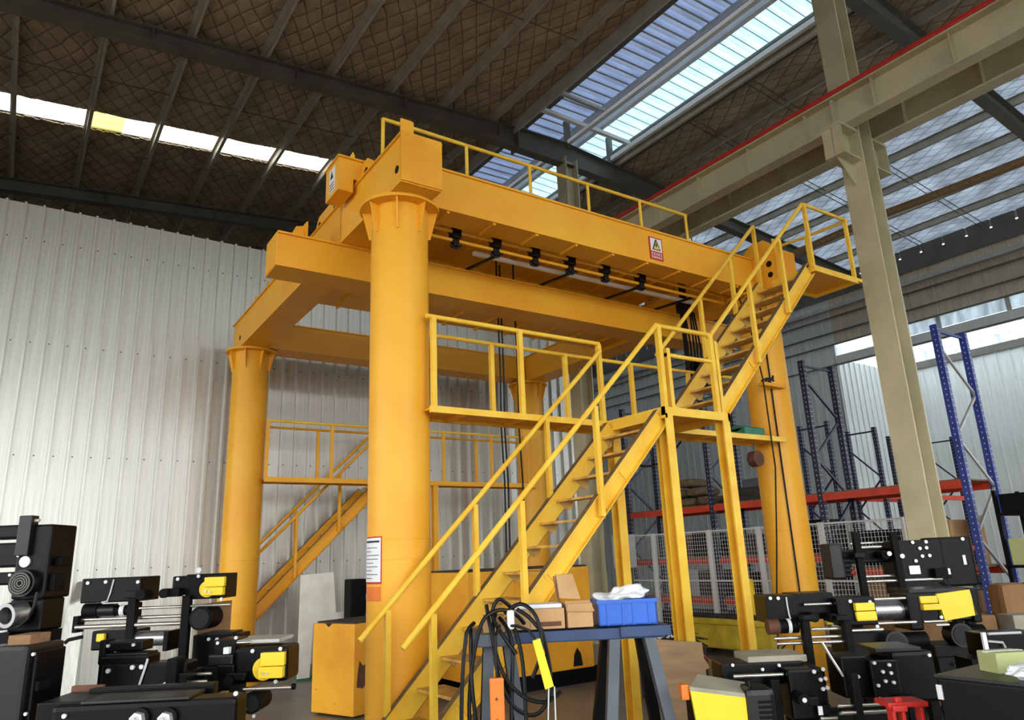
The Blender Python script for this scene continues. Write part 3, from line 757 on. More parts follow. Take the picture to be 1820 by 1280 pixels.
MB().tube([(2.745, 5.445, 3.39), (4.5, 5.445, 3.39), (7.2, 5.445, 3.42)], .019, 10).build('rear_rail', 'yellow_rail', T, True)
# rear access platform and its stair
T = thing('rear_access_platform', 'ochre walkway with guard rails between the two rear columns', 'platform', (4.9, 10.35, 2.66), world=True)
MB().box(2.74, 7.2, 10.2, 10.52, 2.63, 2.645).build('floor_plate', 'yellow', T)
MB().box(2.69, 7.3, 10.165, 10.2, 2.59, 2.66).build('edge_angle', 'yellow', T); MB().box(2.75, 7.2, 10.52, 10.55, 2.6, 2.66).build('edge_angle', 'yellow', T)
for x in (2.71, 3.64, 5.5, 6.41, 7.15): MB().bar((x, 10.18, 2.66), (x, 10.18, 3.44), .04, .04, (0, 1, 0)).build('post', 'yellow', T)
for x in (3.55, 4.6, 6.32): MB().bar((x, 10.535, 2.66), (x, 10.535, 3.42), .04, .04, (0, 1, 0)).build('post', 'yellow', T)
MB().tube([(2.69, 10.18, 3.45), (4.5, 10.18, 3.45), (7.17, 10.18, 3.45)], .02, 8).build('top_rail', 'yellow_rail', T, True)
MB().tube([(2.75, 10.535, 3.42), (4.5, 10.535, 3.42), (7.17, 10.535, 3.42)], .018, 8).build('rear_rail', 'yellow', T, True)
for x in (5.35, 4.5): MB().channel((x, 10.22, 0.0), (x, 10.22, 2.59), .08, .09, .01, side=1, up=(0, 1, 0)).build('leg', 'yellow', T)
T = thing('rear_staircase', 'ochre stair flight rising behind the rear walkway against the sheet wall', 'staircase', (2.2, 11.05, 0), world=True)
flight(T, 2.15, .2, 13, 10.81, 11.32, .77, (2.6, 3.35, 4.0), (2.75, 3.5), (2.4, 4.68), (2.4, 4.68), 'yellow', 'yellow')
MB().box(4.6, 5.3, 10.545, 11.34, 2.63, 2.66).build('head_plate', 'tread', T)
MB().box(5.24, 5.3, 11.12, 11.18, 0, 2.63).build('leg', 'yellow', T)
# top platform
T = thing('top_platform', 'small yellow platform with guard rails at the head of the upper stairs', 'platform', (7.5, 4.6, 4.49), world=True)
MB().box(7.13, 7.92, 4.34, 4.86, 4.475, 4.49).build('floor_plate', 'yellow', T)
for bx_ in ((7.1, 7.95, 4.31, 4.34), (7.1, 7.13, 4.34, 4.86), (7.92, 7.95, 4.34, 4.86), (7.1, 7.95, 4.86, 4.885)): MB().box(*bx_, 4.43, 4.5).build('edge_angle', 'yellow_rail', T)
MB().box(7.95, 8.05, 4.31, 4.36, 4.46, 4.5).build('edge_stub', 'yellow_rail', T)
for (x, y) in ((7.1, 4.33), (7.92, 4.33), (7.92, 4.86)): MB().bar((x, y, 4.47), (x, y, 5.26), .038, .038, (0, 1, 0)).build('post', 'yellow_rail', T)
MB().tube([(7.07, 4.33, 5.26), (7.5, 4.33, 5.26), (7.94, 4.33, 5.26)], .021, 10).build('top_rail', 'yellow_rail', T, True)
MB().tube([(7.92, 4.33, 5.24), (7.92, 4.9, 5.26), (7.92, 5.5, 5.3), (7.7, 5.6, 5.26), (7.6, 5.62, 4.955)], .019, 10).build('side_rail', 'yellow_rail', T, True)
MB().bar((7.11, 5.05, 4.44), (7.11, 5.05, 5.27), .038, .038, (0, 1, 0)).build('post', 'yellow_rail', T)
# upper corner between side beam and cross beam carried by knee plates
MB().box(7.16, 7.24, 4.885, 4.9, 4.3, 4.5).build('hanger_plate', 'yellow', T)

# ================================================================== FESTOON, CONDUCTORS, HANGING CABLES
T = thing('festoon_track', 'thin ochre cable track slung under the front gantry beam', 'track', (2.7, 5.72, 4.5), world=True)
MB().cyl((2.68, 5.66, 4.575), (7.24, 5.66, 4.575), .018, 10).build('upper_rail', 'yellow_rail', T, True); [MB().box(x_-.008, x_+.008, 5.655, 5.69, 4.48, 4.58).build('hanger', 'yellow', T) for x_ in (2.79, 7.15)]; MB().cyl((2.77, 5.68, 4.49), (7.17, 5.68, 4.49), .018, 10).build('lower_rail', 'yellow', T, True)
for k, x in enumerate((3.23, 3.7, 4.19, 4.67, 5.17, 5.72)):
    C_ = thing('cable_trolley', 'black cable trolley hanging from the track under the front beam', 'trolley', (x, 5.66, 4.42), world=True, group='cable trolleys under the front beam')
    MB().bbox(x-.045, x+.045, 5.62, 5.73, 4.5, 4.6, .01).build('body', 'rubber', C_)
    MB().cyl((x-.03, 5.61, 4.6), (x-.03, 5.74, 4.6), .02, 10).cyl((x+.03, 5.61, 4.6), (x+.03, 5.74, 4.6), .02, 10).build('rollers', 'black_matte', C_)
    MB().bbox(x-.035, x+.03, 5.64, 5.72, 4.42, 4.5, .012).build('clamp', 'rubber', C_)
    MB().tube(catenary((x-.06, 5.68, 4.44), (x+.07, 5.68, 4.45), .03, 8), .012).build('cable', 'rubber', C_, True)
T = thing('conductor_bar', 'slim white conductor bar held on dark arms beside the hung girder', 'rail', (3.6, 6.0, 4.5), world=True)
MB().box(3.6, 7.0, 5.93, 5.97, 4.52, 4.56).build('bar', 'white_paint', T)
for x in (3.75, 4.75, 5.75, 6.6): MB().bar((x-.04, 6.36, 4.508), (x+.08, 5.75, 4.511), .035, .02).build('arm', 'rubber', T)
T = thing('hoist_chain_set', 'black hanging hoist cables and hook block beside the upper stairs', 'hoist', (7.0, 6.1, 3.3), world=True)
random.seed(9)
for k in range(7):
    x = 6.82+k*.06; MB().tube([(x, 6.1+.02*(k % 3), 4.5), (x+.01, 6.1, 4.0), (x+random.uniform(-.02, .02), 6.1, 3.55)], .013).build('cable', 'rubber', T, True)
MB().bbox(6.8, 6.98, 6.02, 6.16, 4.44, 4.58, .02).build('top_block', 'rubber', T)
MB().bbox(6.95, 7.2, 6.0, 6.2, 3.45, 3.8, .03).build('hook_block', 'black_paint', T)
MB().cyl((6.97, 5.99, 3.62), (6.97, 6.21, 3.62), .07, 16).build('sheave', 'black_matte', T)
MB().box(6.85, 6.92, 6.06, 6.12, 4.57, 5.0).build('hanger', 'rubber', T)
MB().box(6.77, 6.81, 6.02, 6.06, 2.75, 4.5).build('guide_bar', 'rubber', T)
for x, yy in ((4.5, 6.9), (4.56, 6.92), (4.75, 6.9)):
    c = MB().tube([(x, yy, 5.0), (x, yy, 4.3), (x+.005, yy, 3.6), (x-.01, yy, 2.9), (x+.01, yy, 2.3), (x, yy, 1.5)], .011)
    tag(c.build('hanging_cable', 'rubber', None, True), 'thin black cable dangling behind the hung girder from the ribbed bridge walkway', 'cable', 'cables dangling below the hung girder')

# ================================================================== PALLET RACKS, FENCE, FAR SIDE
def bpt(x, y, z=0.0):
    c, s = math.cos(BROT), math.sin(BROT); return (x*c-y*s, x*s+y*c, z)
def rack_frame(T, x0, x1, y, zt, m, along='x', seed=0):
    """upright frame: two perforated posts with diagonal lacing. Plane from x0 to x1 at y (or swapped for along='y')"""
    def q(a, z): return (a, y, z) if along == 'x' else (y, a, z)
    for a in (x0, x1):
        pm_ = MB()
        if along == 'x': pm_.box(a-.035, a+.035, y-.045, y+.045, 0.01, zt)
        else: pm_.box(y-.045, y+.045, a-.035, a+.035, 0.01, zt)
        po = pm_.build('upright', m, T)
        sl_ = MB(); z = .2
        while z < zt-.05:
            for dx in (-.018, .018):
                if along == 'x': sl_.box(a+dx-.004, a+dx+.004, y-.0475, y-.045, z, z+.016)
                else: sl_.box(y+dx-.004, y+dx+.004, a-.0375, a-.035, z, z+.016)
            if along == 'x': sl_.box(a-.0375, a-.035, y-.006, y+.006, z, z+.018)
            else: sl_.box(y-.0475, y-.045, a-.006, a+.006, z, z+.018)
            z += .075
        s_ = sub(po, sl_, 'slots', 'wire_white'); s_['kind'] = 'stuff'
        fp = MB()
        if along == 'x': fp.box(a-.07, a+.07, y-.08, y+.08, 0, .01)
        else: fp.box(y-.08, y+.08, a-.07, a+.07, 0, .01)
        sub(po, fp, 'foot_plate', m)
    z = .25; up_ = True
    while z < zt-.65:
        MB().bar(q(x0, z) if up_ else q(x1, z), q(x1, z+.62) if up_ else q(x0, z+.62), .03, .03).build('lacing_bar', 'steel_grey' if m == 'blue_paint' else 'navy_shaded_blue', T); z += .62; up_ = not up_
    MB().bar(q(x0, zt-.08), q(x1, zt-.08), .03, .03).build('lacing_bar', m, T); MB().bar(q(x0, .2), q(x1, .2), .03, .03).build('lacing_bar', m, T)
FY = (4.3, 6.33, 8.4, 10.45)
T = thing('pallet_rack', 'tall blue pallet rack with red beams behind the wire mesh fence', 'rack', (0, 0, 0), BROT)
for i, y in enumerate(FY): rack_frame(T, 10.0, 10.8, y, 4.25, 'blue_paint' if i == 0 else 'navy_shaded_blue')  # frames past the first get a darker blue for the shade there
for i in range(3):
    for x in (9.985, 10.815):
        for z in ((2.08, 1.2, .55) if i else (2.08, 1.0, .45)):
            bm_ = MB().box(x-.022, x+.022, FY[i]+.045, FY[i+1]-.045, z, z+.1).box(x-.026 if x < 10.4 else x+.02, x-.02 if x < 10.4 else x+.026, FY[i]+.045, FY[i+1]-.045, z+.03, z+.05)
            bm_.build('beam', 'orange_red', T)
dmesh = MB().box(10.01, 10.79, -.07, .07, 0, .02).mesh('deck_board', 'wood')
for i in range(3):
    for z in ((2.18, 1.3, .65) if i else (2.18, 1.1, .55)):
        for k in range(12):
            yy = FY[i]+.1+k*(FY[i+1]-FY[i]-.2)/11; o = inst(dmesh, 'deck_board', T, (0, yy, z))
T2 = thing('low_rack', 'row of shorter dark blue rack frames standing by the bright annex wall', 'rack', (0, 0, 0), BROT)
for x in (13.03, 14.73, 16.4, 18.1): rack_frame(T2, 7.9, 8.5, x, 3.78, 'navy_shaded_blue', 'y')
for a, b in ((13.03, 14.73), (14.73, 16.4), (16.4, 18.1)):
    for y in (7.88, 8.52):
        for z in (2.3, 1.2): MB().box(a+.05, b-.05, y-.022, y+.022, z, z+.1).build('beam', 'orange_red', T2)

# goods on the rack
def carton(name, label, cat, x, y, z, sx, sy, sz, m, rz=0.0, tape=True, group=None):
    p_ = bpt(x, y, z); t = thing(name, label, cat, p_, BROT+rz, group)
    MB().bbox(-sx/2, sx/2, -sy/2, sy/2, 0, sz, .008).build('box', m, t)
    if tape: MB().box(-sx/2-.001, sx/2+.001, -.025, .025, sz-.05, sz+.001).build('tape', 'cardboard_dark', t)
    return t
carton('carton', 'large brown carton on the middle shelf of the tall blue rack', 'carton', 10.35, 4.85, 1.12, .5, .42, .58, 'cardboard')
carton('carton', 'tall tan carton leaning upright beside the near blue upright', 'carton', 10.55, 4.5, 1.12, .3, .08, .62, 'cardboard', .2, False)
carton('crate', 'flat yellow wooden crate on the lower shelf of the tall blue rack', 'crate', 10.4, 4.75, .57, .6, .6, .25, 'wood', 0, False)
carton('storage_box', 'black storage box on the middle rack shelf past the steel column', 'box', 10.4, 5.7, 1.12, .6, .7, .5, 'black_matte', 0, False)
carton('storage_box', 'dark box with a white label on the middle shelf of the far rack bay', 'box', 10.4, 7.2, 1.32, .55, .6, .4, 'black_matte', 0, False)
carton('storage_box', 'grey crate on the bottom shelf behind the wire mesh fence', 'box', 10.4, 7.4, .67, .5, .5, .4, 'steel_grey', 0, False)
carton('storage_box', 'pale grey tray on the bottom shelf at the partition end of the rack', 'box', 10.4, 9.3, .67, .5, .6, .45, 'steel_grey', 0, False)
for nm, lb, ct, y, z, sx, sy, sz, m in (
    ('storage_box', 'long black crate on the middle shelf beside the brown carton', 'box', 8.75, 1.321, .6, .55, .42, 'black_matte'),
    ('storage_box', 'dark grey crate on the bottom shelf beside the pale grey tray', 'box', 8.75, .671, .6, .45, .42, 'scrap_dark'),
    ('carton', 'wide dark carton on the floor under the middle bay of the rack', 'carton', 7.4, 0.0, .6, 1.5, .46, 'cardboard_dark'),
    ('storage_box', 'low black crate on the floor under the partition end bay of the rack', 'box', 9.4, 0.0, .6, 1.5, .4, 'black_matte'),
    ('storage_box', 'black bin on the middle shelf close to the second rack frame', 'box', 6.65, 1.321, .6, .4, .5, 'black_matte'),
    ('storage_box', 'dark bin on the bottom shelf close to the second rack frame', 'box', 6.7, .671, .6, .5, .45, 'scrap_dark'),
    ('storage_box', 'dark slatted crate on the middle shelf close to the third rack frame', 'box', 8.0, 1.321, .6, .5, .35, 'scrap_dark'),
    ('storage_box', 'black tote on the bottom shelf close to the third rack frame', 'box', 8.02, .671, .6, .45, .38, 'black_matte'),
    ('carton', 'dark carton on the bottom shelf of the near rack bay', 'carton', 5.6, .572, .6, .8, .38, 'cardboard_dark')):
    carton(nm, lb, ct, 10.4, y, z, sx, sy, sz, m, 0, False)
t = thing('metal_offcut', 'bent galvanised sheet offcut leaning on the sheet wall behind the hoists', 'sheet', bpt(.82, 11.2), BROT)
MB().prism([(-.12, -.1, 0), (.12, -.1, 0), (.16, .12, 1.16), (-.04, .12, 1.06)], (0, .012, 0)).build('sheet', 'wall_metal', t)
MB().prism([(-.02, .12, 1.1), (.16, .12, 1.18), (.14, .02, 1.38), (.03, .02, 1.36)], (0, .012, 0)).build('bent_flap', 'wall_metal', t)
carton('carton', 'brown carton on the middle shelf at the partition end of the rack', 'carton', 10.4, 9.5, 1.32, .5, .5, .4, 'cardboard_dark')
random.seed(12)
def sack(i, x, y, z, sx, sy, sz, label):
    bm = bmesh.new(); bmesh.ops.create_icosphere(bm, subdivisions=3, radius=1)
    for v in bm.verts:
        c = v.co; e = lambda t: math.copysign(abs(t)**.6, t)
        v.co = Vector((e(c.x)*sx/2*(1+random.uniform(-.03, .03)), e(c.y)*sy/2, sz/2+e(c.z)*sz/2*(1+random.uniform(-.05, .05))))
        v.co.z = max(v.co.z, 0)
    me = bpy.data.meshes.new('sack'); bm.to_mesh(me); bm.free(); me.materials.append(MATS['burlap'])
    me.polygons.foreach_set('use_smooth', [True]*len(me.polygons))
    o = bpy.data.objects.new('sack', me); COL.objects.link(o); o.location = bpt(x, y, z); o.rotation_euler[2] = BROT+random.uniform(-.04, .04)
    tag(o, label, 'sack', 'sacks piled on the top rack beam')
for i, (y, r) in enumerate(((9.58, 0), (9.12, 0), (8.66, 0), (9.35, 1), (8.89, 1), (9.12, 2))):
    sack(i, 10.38, y, 2.205+r*.172, .6, .42, .165, ('brown burlap sack in the bottom layer of the pile on the red beam', 'brown burlap sack in the middle layer of the pile on the red beam', 'topmost brown burlap sack of the pile on the red beam')[r])
carton('tray', 'dark tray of loose parts on the top shelf next to the burlap sacks', 'tray', 10.38, 7.7, 2.2, .6, .9, .22, 'scrap_dark', 0, False)
carton('tray', 'grey blue tray stacked on the dark tray beside the burlap sacks', 'tray', 10.38, 7.6, 2.421, .45, .5, .14, 'table_grey', 0, False)
p_ = bpt(10.1, 3.72, 0); t = thing('parts_shelf', 'black steel shelf stacked with dark boxes at the end of the blue rack', 'shelf', p_, BROT)
for z in (.5, 1.1, 1.7): MB().box(-.35, .35, -.3, .22, z, z+.03).build('shelf_board', 'black_matte', t)
for a in (-.33, .33):
    for b in (-.28, .2): MB().box(a-.02, a+.02, b-.02, b+.02, 0, 2.0).build('post', 'black_matte', t)
for i, (z, h, m, nm) in enumerate(((1.731, .22, 'black_matte', 'upper black'), (1.131, .3, 'carton_green', 'faded green'), (.531, .4, 'black_matte', 'lowest black'))):
    carton('storage_box', nm+' box on the steel shelf at the end of the blue rack', 'box', 10.05, 3.68, z, .55, .4, h, m, 0, False)

# wire mesh fence
def fence_panel(y0, y1, label):
    t = thing('mesh_fence_panel', label, 'fence', bpt(9.3, (y0+y1)/2), BROT, 'wire mesh fence panels in front of the rack')
    h = (y1-y0)/2
    for b in (-h, h): MB().box(-.02, .02, b-.02, b+.02, 0, 1.75).build('post', 'wire_white', t); MB().box(-.06, .06, b-.02, b+.02, 0, .008).build('foot', 'wire_white', t)
    for z in (1.73, .97, .14): MB().box(-.012, .012, -h+.02, h-.02, z-.012, z+.012).build('rail', 'wire_white', t)
    g = MB(); y = -h+.05
    while y < h-.02: g.box(-.002, .002, y-.0022, y+.0022, .14, 1.73); y += .048
    z = .2
    while z < 1.72: g.box(-.002, .002, -h+.02, h-.02, z-.0022, z+.0022); z += .06
    g.build('wire_mesh', 'wire_white', t)
for a, b, l in ((4.83, 5.95, 'pale wire mesh fence panel beside the steel column'), (5.99, 6.98, 'pale wire mesh fence panel directly behind the right front gantry column'), (7.02, 7.93, 'pale wire mesh fence panel behind the outer landing leg'),
                (7.97, 9.17, 'pale wire mesh fence panel behind the landing posts'), (9.21, 10.5, 'pale wire mesh fence panel next to the grey switch cabinet')): fence_panel(a, b, l)
t = thing('switch_cabinet', 'grey electrical cabinet on a stand at the partition end of the mesh fence', 'cabinet', bpt(8.75, 9.35), BROT)
MB().bbox(-.16, .16, -.12, .12, 1.2, 1.75, .01).build('body', 'steel_grey', t); MB().box(-.14, .14, -.128, -.121, 1.23, 1.72).build('door', 'steel_grey', t)
for a in (-.13, .13): MB().box(a-.02, a+.02, -.02, .02, 0, 1.2).build('leg', 'steel_dark', t)
t = thing('yellow_stacker', 'low dirty yellow pallet stacker parked along the mesh fence', 'stacker', bpt(8.75, 7.2), BROT)
MB().bbox(-.3, .3, -.85, .85, .1, .42, .03).build('chassis', 'yellow_dirty', t)
MB().bbox(-.33, .33, -.9, .9, .42, .5, .02).build('cover', 'yellow_dirty', t)
MB().bbox(.1, .18, -.3, -.2, .5, 1.02, .03).build('mast', 'yellow_bright', t)
for a in (-.6, .6):
    for b in (-.25, .25): MB().cyl((b-.05, a, .09), (b+.05, a, .09), .09, 16).build('wheel', 'rubber', t)
MB().box(-.25, .1, -.7, .7, .5, .53).build('top_tray', 'scrap_dark', t)

# ================================================================== YELLOW TEST WEIGHTS, BOARD AND MACHINE
t = thing('test_weight', 'scuffed yellow block weight standing beside the near round column', 'weight', (2.86, 7.2, 0), math.atan2(.22, .57))
MB().bbox(0, .95, 0, .62, 0.02, .87, .015).build('shell', 'yellow_worn', t)
MB().box(.03, .92, .03, .59, .86, .885).build('lid', 'scrap_dark', t)
MB().box(.05, .15, .05, .57, 0, .03).box(.8, .9, .05, .57, 0, .03).build('skid', 'black_matte', t)
MB().prism([(-.003, .33, .87), (-.003, .43, .87), (-.003, .38, .835)], (.01, 0, 0)).build('notch', 'rubber', t)
MB().prism([(.04, -.003, .28), (.12, -.003, .26), (.2, -.003, .33), (.17, -.003, .42), (.21, -.003, .5), (.12, -.003, .47), (.07, -.003, .52), (.05, -.003, .4)], (0, .004, 0)).build('burn_mark', 'brown_rust', t)
t = thing('test_weight', 'wide yellow block weight with burnt lifting slots behind the lower stairs', 'weight', (4.1, 7.1, 0))
MB().bbox(0, 1.72, 0, .9, .17, 1.31, .015).build('shell', 'yellow_worn', t)
MB().box(.62, .63, -.006, .004, .17, 1.31).build('weld_seam', 'yellow_worn', t)
MB().box(0.02, 1.7, .02, .88, 1.31, 1.33).build('lid', 'scrap_dark', t)
MB().box(.0, 1.8, .05, .18, 0, .17).box(.0, 1.8, .72, .85, 0, .17).build('skid', 'black_matte', t)
for a in (.95, 1.4):
    MB().prism([(a, -.004, .2), (a+.14, -.004, .2), (a+.12, -.004, .33), (a+.07, -.004, .4), (a+.02, -.004, .33)], (0, .006, 0)).build('lifting_slot', 'rubber', t)
t = thing('l_shaped_board', 'off white L shaped board standing on edge by the sheet wall', 'board', (3.37, 10.0, 0), world=True)
k = 10.0/10.55
MB().prism([(3.2, 10.0, .03), (3.2, 10.0, 1.33), (3.65, 10.0, 1.35), (3.7, 10.0, .82), (4.15, 10.0, .83), (4.13, 10.0, .72), (3.39, 10.0, .7), (3.36, 10.0, .03)], (0, .03, 0)).build('board', 'board_white', t)
MB().box(3.2, 3.9, 10.03, 10.09, 0, .04).build('foot_batten', 'green_paint', t)
MB().bar((3.3, 10.03, 1.0), (3.4, 10.15, 0.01), .04, .03).build('prop', 'wood', t)
t = thing('dark_machine', 'black cutting machine on a bench behind the near yellow weight', 'machine', (3.95, 9.7, 0))
MB().box(-.25, .5, -.15, .25, .66, .72).build('bench_top', 'black_matte', t)
for a in (-.22, .46):
    for b in (-.12, .22): MB().box(a-.02, a+.02, b-.02, b+.02, 0, .66).build('bench_leg', 'black_matte', t)
MB().bbox(-.2, .02, -.1, .15, .72, 1.25, .02).build('body', 'black_matte', t); MB().bbox(-.02, .06, -.08, .1, 1.05, 1.2, .02).build('head', 'black_paint', t)
MB().bar((.0, 0, .95), (.42, 0, .78), .08, .05).build('arm', 'scrap_dark', t); MB().cyl((.12, -.06, .88), (.12, .06, .88), .1, 16).build('wheel', 'black_paint', t)
MB().cyl((.2, 0, .72), (.2, 0, .88), .018, 8).build('post', 'steel_grey', t)

# plywood, scrap heap
t = thing('plywood_sheet', 'worn plywood sheet leaning against the landing leg', 'board', (4.0, 4.1, 0), world=True)
pl = [Vector((4.06, 4.32, .0)), Vector((4.44, 4.07, .0)), Vector((4.585, 4.245, .74)), Vector((4.26, 4.465, .78)), Vector((4.14, 4.46, .7))]
MB().prism(pl, (.012, .014, 0)).build('sheet', 'plywood', t)
t = thing('scrap_bin', 'dark bin heaped with wire offcuts beside the landing leg', 'bin', (5.72, 5.72, 0), -.55)
b_ = MB()
b_.box(-.3, .3, -.22, .22, .0, .03)
for q in ((-.3, .3, -.22, -.2), (-.3, .3, .2, .22), (-.3, -.28, -.2, .2), (.28, .3, -.2, .2)): b_.box(*q, .03, .5)
b_.build('bin', 'scrap_dark', t)
random.seed(21); wr_ = MB(); wr2 = MB()
for k in range(60):
    a = random.uniform(0, 6.28); r = random.uniform(.02, .22); c0 = Vector((math.cos(a)*r, math.sin(a)*r*.7, random.uniform(.42, .6)))
    d = Vector((random.uniform(-1, 1), random.uniform(-1, 1), random.uniform(-.25, .25))).normalized()*random.uniform(.12, .3)
    pts = [c0-d, c0+Vector((0, 0, .05)), c0+d-Vector((0, 0, .04))]
    (wr_ if k % 8 else wr2).tube(pts, random.uniform(.004, .011), 5)
wr_.build('wire_offcuts', 'scrap_dark', t)['kind'] = 'stuff'; wr2.build('red_offcuts', 'scrap_red', t)['kind'] = 'stuff'
MB().prism([(-.02, -.3, .56), (.16, -.27, .58), (.3, -.29, .32), (.06, -.32, .24)], (0, .012, 0)).build('cardboard_flap', 'cardboard', t)
MB().prism([(-.2, -.1, .58), (.05, -.12, .6), (.12, .02, .57), (-.15, .05, .68)], (0, .01, .01)).build('torn_sheet', 'paper', t)
MB().bar((.12, -.27, .56), (.42, -.3, .28), .03, .01).build('red_strip', 'scrap_red', t)
# cables on the right front column and on the platform
tag(MB().tube([(7.255, 5.205, 4.46), (7.255, 5.205, 3.4), (7.25, 5.203, 2.6), (7.255, 5.205, 1.4), (7.255, 5.205, .04)], .01).build('column_cable', 'rubber', None, True), 'thin black cable running down the face of the right front gantry column', 'cable')
tag(MB().tube([(6.95, 5.3, 4.54), (6.93, 5.15, 4.0), (6.9, 5.045, 3.3), (6.9, 5.04, 2.3), (6.75, 5.04, 1.5), (6.5, 4.95, .9), (6.2, 4.8, .3), (6.1, 4.75, .02)], .009).build('drop_cable', 'rubber', None, True), 'loose black cable dropping from the walkway to the floor past the outer landing leg', 'cable')
tag(MB().tube(catenary((4.75, 5.47, 2.62), (5.9, 5.47, 2.6), .3, 12), .012).build('slack_cable', 'rubber', None, True), 'slack black cable looped under the near walkway', 'cable')
t = thing('tool_case', 'green metal tool case on the walkway by the right front column', 'case', (6.78, 5.23, 2.66), world=True)
MB().bbox(6.6, 6.95, 5.15, 5.4, 2.647, 2.76, .008).build('box', 'green_paint', t); MB().prism([(6.6, 5.15, 2.76), (6.95, 5.15, 2.76), (6.95, 5.28, 2.8), (6.6, 5.28, 2.8)], (0, .12, -.04)).build('lid', 'green_paint', t)
t = thing('pulley_block', 'rusty pulley hanging under the walkway end by the right front column', 'pulley', (6.85, 5.25, 2.3), world=True)
MB().cyl((6.85, 5.25, 2.5), (6.85, 5.25, 2.6), .012, 8).build('hanger', 'steel_dark', t); MB().cyl((6.85, 5.2, 2.42), (6.85, 5.3, 2.42), .09, 18).build('sheave', 'brown_rust', t)
t = thing('cable_tray', 'dark cable brackets fixed on the right front gantry column', 'bracket', (7.2, 5.1, 3.2), world=True)
MB().box(6.95, 7.36, 5.08, 5.17, 3.26, 3.3).build('tray', 'yellow_worn', t)
for k in range(3): MB().tube(catenary((6.95+k*.06, 5.1, 3.31), (7.2, 5.12, 3.34+k*.03), .02*k-.03, 8), .012).build('cable', 'rubber', t, True)

# ================================================================== WIRE ROPE HOISTS
VROT = YAW-math.pi/2
class Hoist:
    """a hoist laid out on a drawing sheet: u to the right, v downwards, in sheet units of k metres; y is depth"""
    def __init__(s, name, label, cat, loc, k, cu, cv, rz=0.0, group=None):
        s.k, s.cu, s.cv, s.loc = k, cu, cv, loc
        s.t = thing(name, label, cat, (loc[0], loc[1], 0), VROT+rz, group); s.z0 = loc[2]; s.lo = 9.0
    def X(s, u): return (u-s.cu)*s.k
    def Z(s, v, u): return s.z0-((v-s.cv)+.041*(u-s.cu))*s.k*1.03
    def box(s, u0, u1, v0, v1, y0, y1, m='black_paint', name='body', b=.012):
        uc = (u0+u1)/2; z0, z1 = s.Z(v1, uc), s.Z(v0, uc); s.lo = min(s.lo, z0)
        return MB().bbox(s.X(u0), s.X(u1), y0, y1, z0, z1, b).build(name, m, s.t, False)
    def cylx(s, u0, u1, v, r, y, m='black_paint', name='motor', n=24):
        z = s.Z(v, (u0+u1)/2); r *= s.k
        return MB().cyl((s.X(u0), y, z), (s.X(u1), y, z), r, n).build(name, m, s.t, True)
    def cyly(s, u, v, r, y0, y1, m='black_paint', name='fan_cover', n=28, r2=None):
        z = s.Z(v, u); return MB().cyl((s.X(u), y0, z), (s.X(u), y1, z), r*s.k, n, None if r2 is None else r2*s.k).build(name, m, s.t, True)
    def bolts(s, pts, y, r=3.5):
        me = MB().cyl((0, 0, 0), (0, -.012, 0), r*s.k, 10).mesh('bolt', 'zinc')
        for u, v in pts: inst(me, 'bolt', s.t, (s.X(u), y, s.Z(v, u)))
    def cord(s, pts, y, r=.006, m='wire_white', name='cord'):
        return MB().tube([(s.X(u), y, s.Z(v, u)) for u, v in pts], r).build(name, m, s.t, True)
    def drum(s, u0, u1, v, r, y):
        g = MB(); z = s.Z(v, (u0+u1)/2); a, b = s.X(u0), s.X(u1); n = max(6, int((b-a)/.012)); rr = r*s.k
        for i in range(n): g.cyl((a+(b-a)*i/n, y, z), (a+(b-a)*(i+.75)/n, y, z), rr, 24); 
        g.cyl((a, y, z), (b, y, z), rr*.96, 24)
        return g.build('rope_drum', 'silver', s.t, True)
    def yellow_cover(s, u0, u1, v0, v1, y):
        """gearbox cover: round lobe at the left with a stepped rectangular lid"""
        uc, vc = (u0+u1)/2, (v0+v1)/2; w_, h_ = u1-u0, v1-v0
        c = s.cyly(u0+w_*.3, v0+h_*.6, h_*.42, y-.015, y, 'yellow_bright', 'gearbox_cover')
        l_ = s.box(u0+w_*.22, u1, v0, v0+h_*.48, y-.04, y, 'yellow_bright', 'cover_lid', .006)
        s.box(u0+w_*.18, u1-w_*.02, v0+h_*.5, v0+h_*.9, y-.05, y, 'yellow_bright', 'cover_lid', .006)
        s.bolts([(u0+w_*.35, v0+h_*.7), (u0+w_*.5, v0+h_*.72)], y-.05, 2)
    def stand(s, w_, y0, y1, label):
        """black trestle that carries the hoist"""
        zt = s.lo
        t = thing('hoist_stand', label, 'stand', (s.loc[0], s.loc[1], 0), s.t.rotation_euler[2])
        for a in (-w_, w_):
            for b in (y0, y1): MB().box(a-.03, a+.03, b-.03, b+.03, 0, zt-.05).build('leg', 'black_matte', t)
            MB().box(a-.03, a+.03, y0-.03, y1+.03, zt-.05, zt).build('bearer', 'black_matte', t)
        for b in (y0, y1): MB().box(-w_, w_, b-.02, b+.02, zt-.11, zt-.05).build('cross_bar', 'black_matte', t)

